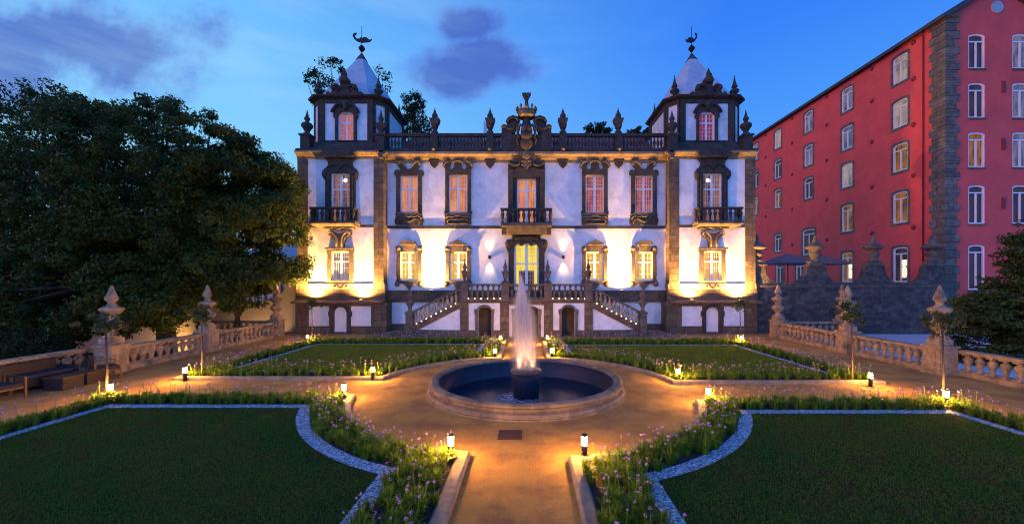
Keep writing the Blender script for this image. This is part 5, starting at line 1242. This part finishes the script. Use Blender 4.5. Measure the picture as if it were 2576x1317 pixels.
for kd, c_, a, b, hw_, ci, ri in specs:
    if kd == 'side': o_, ang_, cu = so, sang, uside(c_); pn = panes[ri][ci]
    else: o_, ang_, cu = (XP, YP), 0.0, c_ - XP; pn = fpanes[ri][ci]
    out = seg_arch(cu, hw_, a, b); inn = seg_arch(cu, hw_ - .10, a + .10, b - .10)
    mb = MB().prism(out, -0.16, -0.04, holes=[inn], o=o_, ang=ang_)
    zt_ = b - .62; mb.prism([(cu - .05, a + .1), (cu + .05, a + .1), (cu + .05, zt_), (cu - .05, zt_)], -.14, -.05, o=o_, ang=ang_)
    mb.prism([(cu - hw_ + .1, zt_), (cu + hw_ - .1, zt_), (cu + hw_ - .1, zt_ + .09), (cu - hw_ + .1, zt_ + .09)], -.14, -.045, o=o_, ang=ang_)
    if kd == 'side': # inner leaves
        mb.prism([(cu - .012 - hw_ / 2, zt_ + .09), (cu + .012 - hw_ / 2, zt_ + .09), (cu + .012 - hw_ / 2, zt_ + .1), (cu - .012 - hw_ / 2, zt_ + .1)], -.14, -.06, o=o_, ang=ang_)
    wn_ = mb.build('window', 'white_paint', pk)
    MB().prism(out, -.25, -.17, o=o_, ang=ang_).build('pane', pn, wn_)
    if kd == 'side': MB().prism(seg_arch(cu, hw_ + .2, a - .22, b + .2, .2), 0.0, 0.03, holes=[out], o=o_, ang=ang_).build('window_trim', 'quoin', wn_)
    else: MB().prism([(cu - hw_ - .05, a - .12), (cu + hw_ + .05, a - .12), (cu + hw_ + .05, a - .005), (cu - hw_ - .05, a - .005)], 0.0, 0.08, o=o_, ang=ang_).build('window_sill', 'quoin', wn_)
# table lamps glowing inside two ground floor windows (seen through the panes)
for yc in (34.0, 39.7):
    m_ = MB().lathe([(0, 0), (.2, .05), (.28, .5), (.2, .9), (.1, .95), (.35, 1.2), (.28, 1.55), (0, 1.56)], (0, 0, 0), 14); m_.v = [(XP + .165 + x * .1, yc + y, 4.1 + z) for x, y, z in m_.v]; m_.build('interior_lamp', 'lamp_shade', pk)
# parasols on the terrace behind the wall
def parasol(X, Y, w_, label, ztop):
    t = thing('parasol', (X, Y, 2.3), label, 'parasol', 'dark parasols on the hotel terrace')
    mb = MB().tube([(X, Y, 2.3), (X, Y, ztop)], .04, 8); mb.build('pole', 'wood', t)
    vs = [(X + a * w_, Y + b * w_, ztop - .95) for a, b in ((-1, -1), (0, -1.06), (1, -1), (1.06, 0), (1, 1), (0, 1.06), (-1, 1), (-1.06, 0))] + [(X, Y, ztop)]
    MB().vf(vs, [(i, (i + 1) % 8, 8) for i in range(8)] + [tuple(range(8))[::-1]]).build('canopy', 'fabric_parasol', t)
parasol(U(1982, 35), 35, 1.95, 'dark square parasol nearest the palace tower, seen whole above the wall', Z(636, 35))
parasol(U(2064, 38), 38, 2.0, 'dark parasol half hidden behind the stone finial', Z(640, 38))
# ================================================================== LEFT: cream wall, pavilion, far pavilion
t = thing('cream_wall', (-23, 30.2, -1.6), 'lit cream garden wall sweeping up to the left tower', 'wall')
YC = 30.2
pts = [(748, 850), (748, 690), (738, 692), (730, 700), (722, 716), (710, 735), (690, 750), (660, 760), (600, 765), (100, 770), (100, 880)]
pl = [(U(x, YC), Z(y, YC) if y < 845 else -1.7) for x, y in pts]
MB().prism(pl, -.35, 0, o=(0, YC)).build('wall', 'cream_wall', t)
fl = tag(MB().box(U(640, 27.8) - .1, U(640, 27.8) + .1, 28.9, 29.05, -1.6, -1.45).build('ground_lamp', 'dark_metal'), 'small ground lamp washing the cream wall behind the tree', 'lamp')
spot('wall_wash', (U(648, 29), 29.0, -1.2), (U(655, 30), 30.2, 1.8), 330, GOLD, 140, .8, .1, fl)
fl2 = tag(MB().box(U(400, 28) - .1, U(400, 28) + .1, 28.6, 28.75, -1.6, -1.45).build('ground_lamp', 'dark_metal'), 'small ground lamp at the far left end of the cream wall', 'lamp')
spot('wall_wash', (U(400, 28), 28.6, -1.3), (U(400, 30), 30.2, -0.2), 380, GOLD, 150, .8, .1, fl2)
fl3 = tag(MB().lathe([(.09, 0), (.09, .1), (.11, .14), (.11, .2)], (-18.9, 22.6, -1.6), 12).build('ground_lamp', 'dark_metal'), 'small round uplight in the grass under the huge left tree', 'lamp')
spot('tree_uplight', (-18.9, 22.6, -1.36), (-19.2, 24.5, 8), 800, (1.0, 0.50, 0.12), 130, .9, .1, fl3)
# glass pavilion behind
YG = 44
pv = thing('glass_pavilion', (U(690, YG), YG, -1.6), 'blue roofed glass pavilion with brown frames behind the big tree', 'pavilion')
gx0, gx1 = U(590, YG), U(748, YG)
MB().vf([(gx0 - .5, YG - .6, Z(648, YG)), (gx1 + .5, YG - .6, Z(652, YG)), (gx1 - .5, YG + 6, Z(588, YG)), (gx0 + 2.5, YG + 6, Z(583, YG)), (gx0 - .5, YG - .6, Z(652, YG)), (gx1 + .5, YG - .6, Z(656, YG)), (gx1 - .5, YG + 6, Z(592, YG)), (gx0 + 2.5, YG + 6, Z(588, YG))], [(0, 1, 2, 3), (7, 6, 5, 4), (0, 4, 5, 1), (1, 5, 6, 2), (2, 6, 7, 3), (3, 7, 4, 0)]).build('roof', 'pavilion_roof', pv)
MB().box(gx0, gx1, YG + .1, YG + 5, -1.6, Z(655, YG)).build('glazing', 'pane_bluish', pv)
mb = MB()
for i in range(9): x = gx0 + (gx1 - gx0) * i / 8; mb.box(x - .1, x + .1, YG - .02, YG + .1, -1.6, Z(657, YG))
for y in (662, 668, 700): mb.box(gx0, gx1, YG - .06, YG - .021, Z(y + 3, YG), Z(y, YG))
mb.build('frame', 'pavilion_frame', pv)
YG2 = 60
pv2 = thing('far_pavilion', (U(60, YG2), YG2, -1.6), 'long pale far pavilion at the left edge with lamps under its eaves', 'building')
MB().box(U(-300, YG2), U(420, YG2), YG2, YG2 + 8, -1.6, Z(640, YG2)).build('wall', 'cream_wall', pv2)
MB().px([(YG2 - 1.5, Z(640, YG2) + .02), (YG2 + 4, Z(610, YG2)), (YG2 + 9, Z(640, YG2) + .02)], U(-300, YG2), U(430, YG2)).build('roof', 'stucco_roof', pv2)
for i in range(5):
    x = U(-20 + 75 * i, YG2); MB().ball((x, YG2 - .4, Z(655, YG2)), .16).build('lamp', 'lamp_bulb', pv2)
    point('far_lamp', (x, YG2 - .9, Z(657, YG2)), 160, (1, .62, .35), .15, pv2)
# ================================================================== TREES
def leaves(mb_pts, centers, radii, n_per, size, flat=0.55, mtl='leaf_cedar', up=0.3):
    """numpy leaf quads scattered in flattened clumps"""
    N = len(centers); c = np.repeat(centers, n_per, axis=0); r = np.repeat(radii, n_per)
    d = rng.normal(size=(N * n_per, 3)); d /= np.linalg.norm(d, axis=1)[:, None]
    rad = rng.random(N * n_per) ** 0.45; p = c + d * (rad * r)[:, None] * np.array([1, 1, flat])
    nrm = d * 0.8 + rng.normal(size=d.shape) * 0.6 + np.array([0, 0, up]); nrm /= np.linalg.norm(nrm, axis=1)[:, None]
    a = np.cross(nrm, rng.normal(size=d.shape)); a /= np.linalg.norm(a, axis=1)[:, None]; b = np.cross(nrm, a)
    s = size * (0.6 + 0.8 * rng.random(N * n_per))[:, None]
    v = np.stack([p - a * s, p - b * s * .5, p + a * s, p + b * s * .5], axis=1).reshape(-1, 3)
    return v
def crown_mesh(name, v, m, parent):
    n_ = len(v) // 4; me = bpy.data.meshes.new(name); me.vertices.add(len(v)); base = WP.get(parent.name, Vector((0, 0, 0)))
    me.vertices.foreach_set('co', (v - np.array(base)).ravel()); me.loops.add(n_ * 4); me.loops.foreach_set('vertex_index', np.arange(n_ * 4))
    me.polygons.add(n_); me.polygons.foreach_set('loop_start', np.arange(0, n_ * 4, 4)); me.polygons.foreach_set('loop_total', np.full(n_, 4)); me.update(calc_edges=True); me.materials.append(M[m])
    o = bpy.data.objects.new(name, me); C.objects.link(o); o.parent = parent; return o
def tree(label, base, blobs, n_cl, cr, n_per, leaf, m, trunk_r, keep=None, flat=.55, cat='tree', limbs=9, group=None, top=None):
    t = thing('tree', base, label, cat, group); B = Vector(base); cs = []
    for (c, rr, wgt) in blobs:
        k = int(n_cl * wgt); i = 0
        while i < k:
            d = rng.normal(size=3); d /= np.linalg.norm(d); q = (rng.random() ** 0.33) if rng.random() < .55 else rng.uniform(.82, 1.03)
            p = np.array(c) + d * q * np.array(rr); i += 1
            if keep and not keep(p): continue
            cs.append(p)
    cs = np.array(cs); rad = cr * (0.55 + 0.8 * rng.random(len(cs)))
    crown_mesh('crown', leaves(None, cs, rad, n_per, leaf, flat), m, t)
    mb = MB(); hub = Vector(blobs[0][0]); fork = B + (hub - B) * 0.42
    mb.tube([B - Vector((0, 0, .2)), B + (fork - B) * .35 + Vector((.1, .1, 0)) * trunk_r, fork], [trunk_r * 1.35, trunk_r, trunk_r * .8], 10)
    idx = rng.choice(len(cs), min(limbs, len(cs)), replace=False)
    for i in idx:
        e = Vector(cs[i]); m1 = fork + (e - fork) * .4 + Vector((0, 0, .12 * (e - fork).length)) * (1 if e.z > fork.z else -.2)
        mb.tube([fork, m1, fork + (e - fork) * .72 + Vector((rng.normal() * .3, rng.normal() * .3, .3)) * min(trunk_r * 2, 1), e], [trunk_r * .5, trunk_r * .32, trunk_r * .18, trunk_r * .06], 6)
        for _ in range(3):
            j = np.argsort(((cs - np.array(e)) ** 2).sum(1))[rng.integers(1, 14)] if len(cs) > 20 else i
            mb.tube([m1, (m1 + Vector(cs[j])) / 2 + Vector((0, 0, .2)) * trunk_r, Vector(cs[j])], [trunk_r * .2, trunk_r * .12, trunk_r * .04], 5)
    mb.build('trunk', 'bark', t, fix=False); return t
import mathutils
ngap = lambda p, f=.62, th=-.08: mathutils.noise.noise(Vector((p[0] * f, p[1] * f * .5, p[2] * f * 1.3))) > th
big_keep = lambda p: ngap(p) and not (p[0] > -25.5 and p[2] < 1.0 and p[1] < 30) and not (p[0] > -18.3 and p[2] < 2.0 + (p[0] + 18.3) * 0.15) and not (p[1] < 18.5 and p[0] > -20) and not (p[0] > -17.2 and p[1] > 28.2)
tree('huge spreading evergreen tree overhanging the left balustrade and tower', (-23.0, 25.2, -1.6), [((-22.9, 24.8, 8.6), (7.8, 6.4, 6.1), .62), ((-18.6, 24.5, 6.9), (4.4, 4.2, 5.0), .22), ((-18.6, 25.2, 10.0), (3.4, 2.6, 2.8), .12), ((-16.5, 27.0, 8.6), (1.3, 1.0, 3.2), .03), ((-16.2, 26.8, 4.8), (1.3, 1.0, 1.0), .02), ((-23.5, 23, 3.6), (7.0, 4, 3.0), .3)], 2800, .64, 120, 0.095, 'leaf_cedar', .5, big_keep, flat=.68, limbs=26)
tree('wide dark evergreen tree at the left edge behind the seats', (-34.0, 29.0, -1.6), [((-34.5, 29, 9.4), (9.6, 6.5, 8.2), .8), ((-30, 26, 3.5), (8, 4, 3.6), .25)], 1700, .72, 110, 0.11, 'leaf_cedar', .55, lambda p: p[0] < -18.5 and ngap(p, .6, -.02), flat=.68, limbs=20)
tree('tall loose tree rising behind the left tower roof', (U(860, 50), 50, -1.6), [((U(850, 50), 50, Z(190, 50)), (3.0, 2.5, 1.9), .5), ((U(800, 50), 50, Z(225, 50)), (1.5, 1.5, 2.2), .25), ((U(955, 50), 50, Z(215, 50)), (1.4, 1.5, 2.0), .25)], 44, .7, 46, 0.16, 'leaf_dark', .35, flat=.8, limbs=14)
tree('slim dark tree behind the roof balustrade right of the left tower', (U(1042, 48), 48, -1.6), [((U(1042, 48), 48, Z(280, 48)), (1.35, 1.3, 2.5), .8), ((U(1050, 48), 48, Z(325, 48)), (2.1, 1.5, 1.5), .4)], 62, .62, 55, 0.14, 'leaf_dark', .22, flat=.8, limbs=14)
tree('low rounded tree top behind the roof balustrade near the right tower', (U(1500, 48), 48, -1.6), [((U(1502, 48), 48, Z(324, 48)), (1.7, 1.4, .6), 1.0)], 34, .45, 60, 0.13, 'leaf_dark', .2, flat=.7, limbs=8)
tree('small rounded tree top beside the right tower behind the parapet', (U(1608, 48), 48, -1.6), [((U(1612, 48), 48, Z(333, 48)), (1.5, 1.4, .8), 1.0)], 30, .45, 60, 0.13, 'leaf_dark', .2, flat=.7, limbs=8)
tree('dark layered evergreen tree at the right edge below the pink gable', (23.5, 18.5, -.35), [((24.6, 18.5, 2.6), (2.6, 2.3, 3.0), .6), ((24.3, 18.8, 4.9), (1.3, 1.4, 1.7), .22), ((22.0, 18.8, 1.4), (1.7, 1.8, 2.0), .3)], 520, .5, 110, 0.075, 'leaf_cedar', .28, flat=.4, limbs=14)
tree('bushy dark evergreen behind the left balustrade near the tower foot', (-20.5, 27.8, -1.6), [((-19.6, 27.0, 5.2), (2.6, 1.6, 2.6), 1.0)], 60, .8, 110, 0.15, 'leaf_cedar', .2, flat=.45, limbs=8)
for sx_, sy_, lab_ in ((-25.4, 20.5, 'dark rounded shrub just behind the left balustrade, nearest the tall finial'), (-27.8, 21.6, 'dark rounded shrub behind the garden seats, second from the finial'), (-30.6, 22.5, 'dark rounded shrub at the left edge behind the garden sofa')):
    tree(lab_, (sx_, sy_, -1.6), [((sx_, sy_, -.1), (1.8, 1.3, 1.35), 1.0)], 110, .42, 60, .075, 'leaf_dark', .08, flat=.7, cat='shrub', limbs=6).name = 'shrub'
# young standards on thin stems
def standard(X, Y, h, w_, label):
    t = thing('young_tree', (X, Y, 0), label, 'young tree', 'young standard trees in the borders')
    MB().tube([(X, Y, 0), (X + .02, Y, h * .4), (X - .01, Y, h * .8), (X, Y, h)], [.035, .03, .025, .015], 7).build('trunk', 'bark', t)
    cs = np.array([X, Y, h]) + rng.normal(size=(26, 3)) * np.array([w_ * .55, w_ * .55, w_ * .5]); crown_mesh('crown', leaves(None, cs, np.full(26, w_ * .42), 34, 0.05, .8), 'leaf_small', t)
for (xd, yc, Yd, w_, lab) in ((268, 812, 12.7, .34, 'young tree on a thin stem in front of the nearest left finial'), (508, 795, 15.5, .34, 'young tree on a thin stem at the corner of the far left bed'), (785, 762, 25.2, .30, 'small young tree before the left tower door'),
                          (1862, 764, 24.9, .36, 'small young tree before the right tower door'), (2143, 782, 14.7, .40, 'young tree on a thin stem at the corner of the far right bed'), (2372, 812, 12.15, .38, 'young leaning tree on a thin stem in front of the nearest right finial')):
    standard(U(xd, Yd), Yd, Z(yc, Yd), w_, lab)
# ================================================================== GARDEN SEATS at the left
def armchair(X, Y, rot, label):
    t = thing('armchair', (0, 0, 0), label, 'armchair', 'dark wooden garden seats by the left balustrade')
    MB().box(-.33, .33, -.33, .33, .36, .46).build('cushion', 'cushion', t, local=True)
    mb = MB(); 
    for i in range(7): mb.box(-.33 + .095 * i, -.27 + .095 * i, .34, .38, .47, .84)
    mb.box(-.36, .36, .335, .385, .841, .90); mb.build('backrest', 'wicker', t, local=True)
    for sx in (-1, 1):
        MB().box(*sorted((sx * .345, sx * .41)), -.36, .40, .62, .66).build('armrest', 'wood', t, local=True)
        for sy in (-.34, .36): MB().box(*sorted((sx * .35, sx * .405)), sy - .03, sy + .03, 0, .619).build('leg', 'wood', t, local=True)
    MB().box(-.345, .345, -.34, .34, .29, .355).build('seat_frame', 'wood', t, local=True)
    t.location = (X, Y, 0); t.rotation_euler = (0, 0, rot); return t
armchair(-16.75, 12.6, R(80), 'dark wooden armchair at the left edge beside the two square tables')
armchair(-16.5, 15.5, R(150), 'dark wooden armchair standing nearest the left stone pedestal')
sf = thing('garden_sofa', (0, 0, 0), 'dark wicker garden sofa with its back to the left balustrade', 'sofa')
MB().box(-.9, .9, -.36, .36, .15, .42).build('seat', 'wicker', sf, local=True); MB().box(-.9, .9, .36, .46, .15, .88).build('backrest', 'wicker', sf, local=True)
for sx in (-1, 1): MB().box(*sorted((sx * .901, sx * 1.0)), -.36, .46, .1, .64).build('armrest', 'wicker', sf, local=True)
MB().box(-.85, .85, -.34, .3, .421, .52).build('cushion', 'cushion', sf, local=True)
for sx in (-.95, .95):
    for sy in (-.3, .38): MB().box(sx - .03, sx + .03, sy - .03, sy + .03, 0, .099).build('leg', 'wood', sf, local=True)
sf.location = (-17.35, 14.0, 0); sf.rotation_euler = (0, 0, R(90))
for i, (X, Y, lab) in enumerate(((-16.3, 13.95, 'dark wicker cube table next to the left armchair'), (-16.35, 14.75, 'dark wicker cube table nearer the stone pedestal'))):
    t = thing('cube_table', (X, Y, 0), lab, 'table', 'dark wicker cube tables'); MB().box(X - .33, X + .33, Y - .33, Y + .33, .0, .40).build('base', 'wicker', t); MB().box(X - .36, X + .36, Y - .36, Y + .36, .402, .44).build('table_top', 'wood', t)
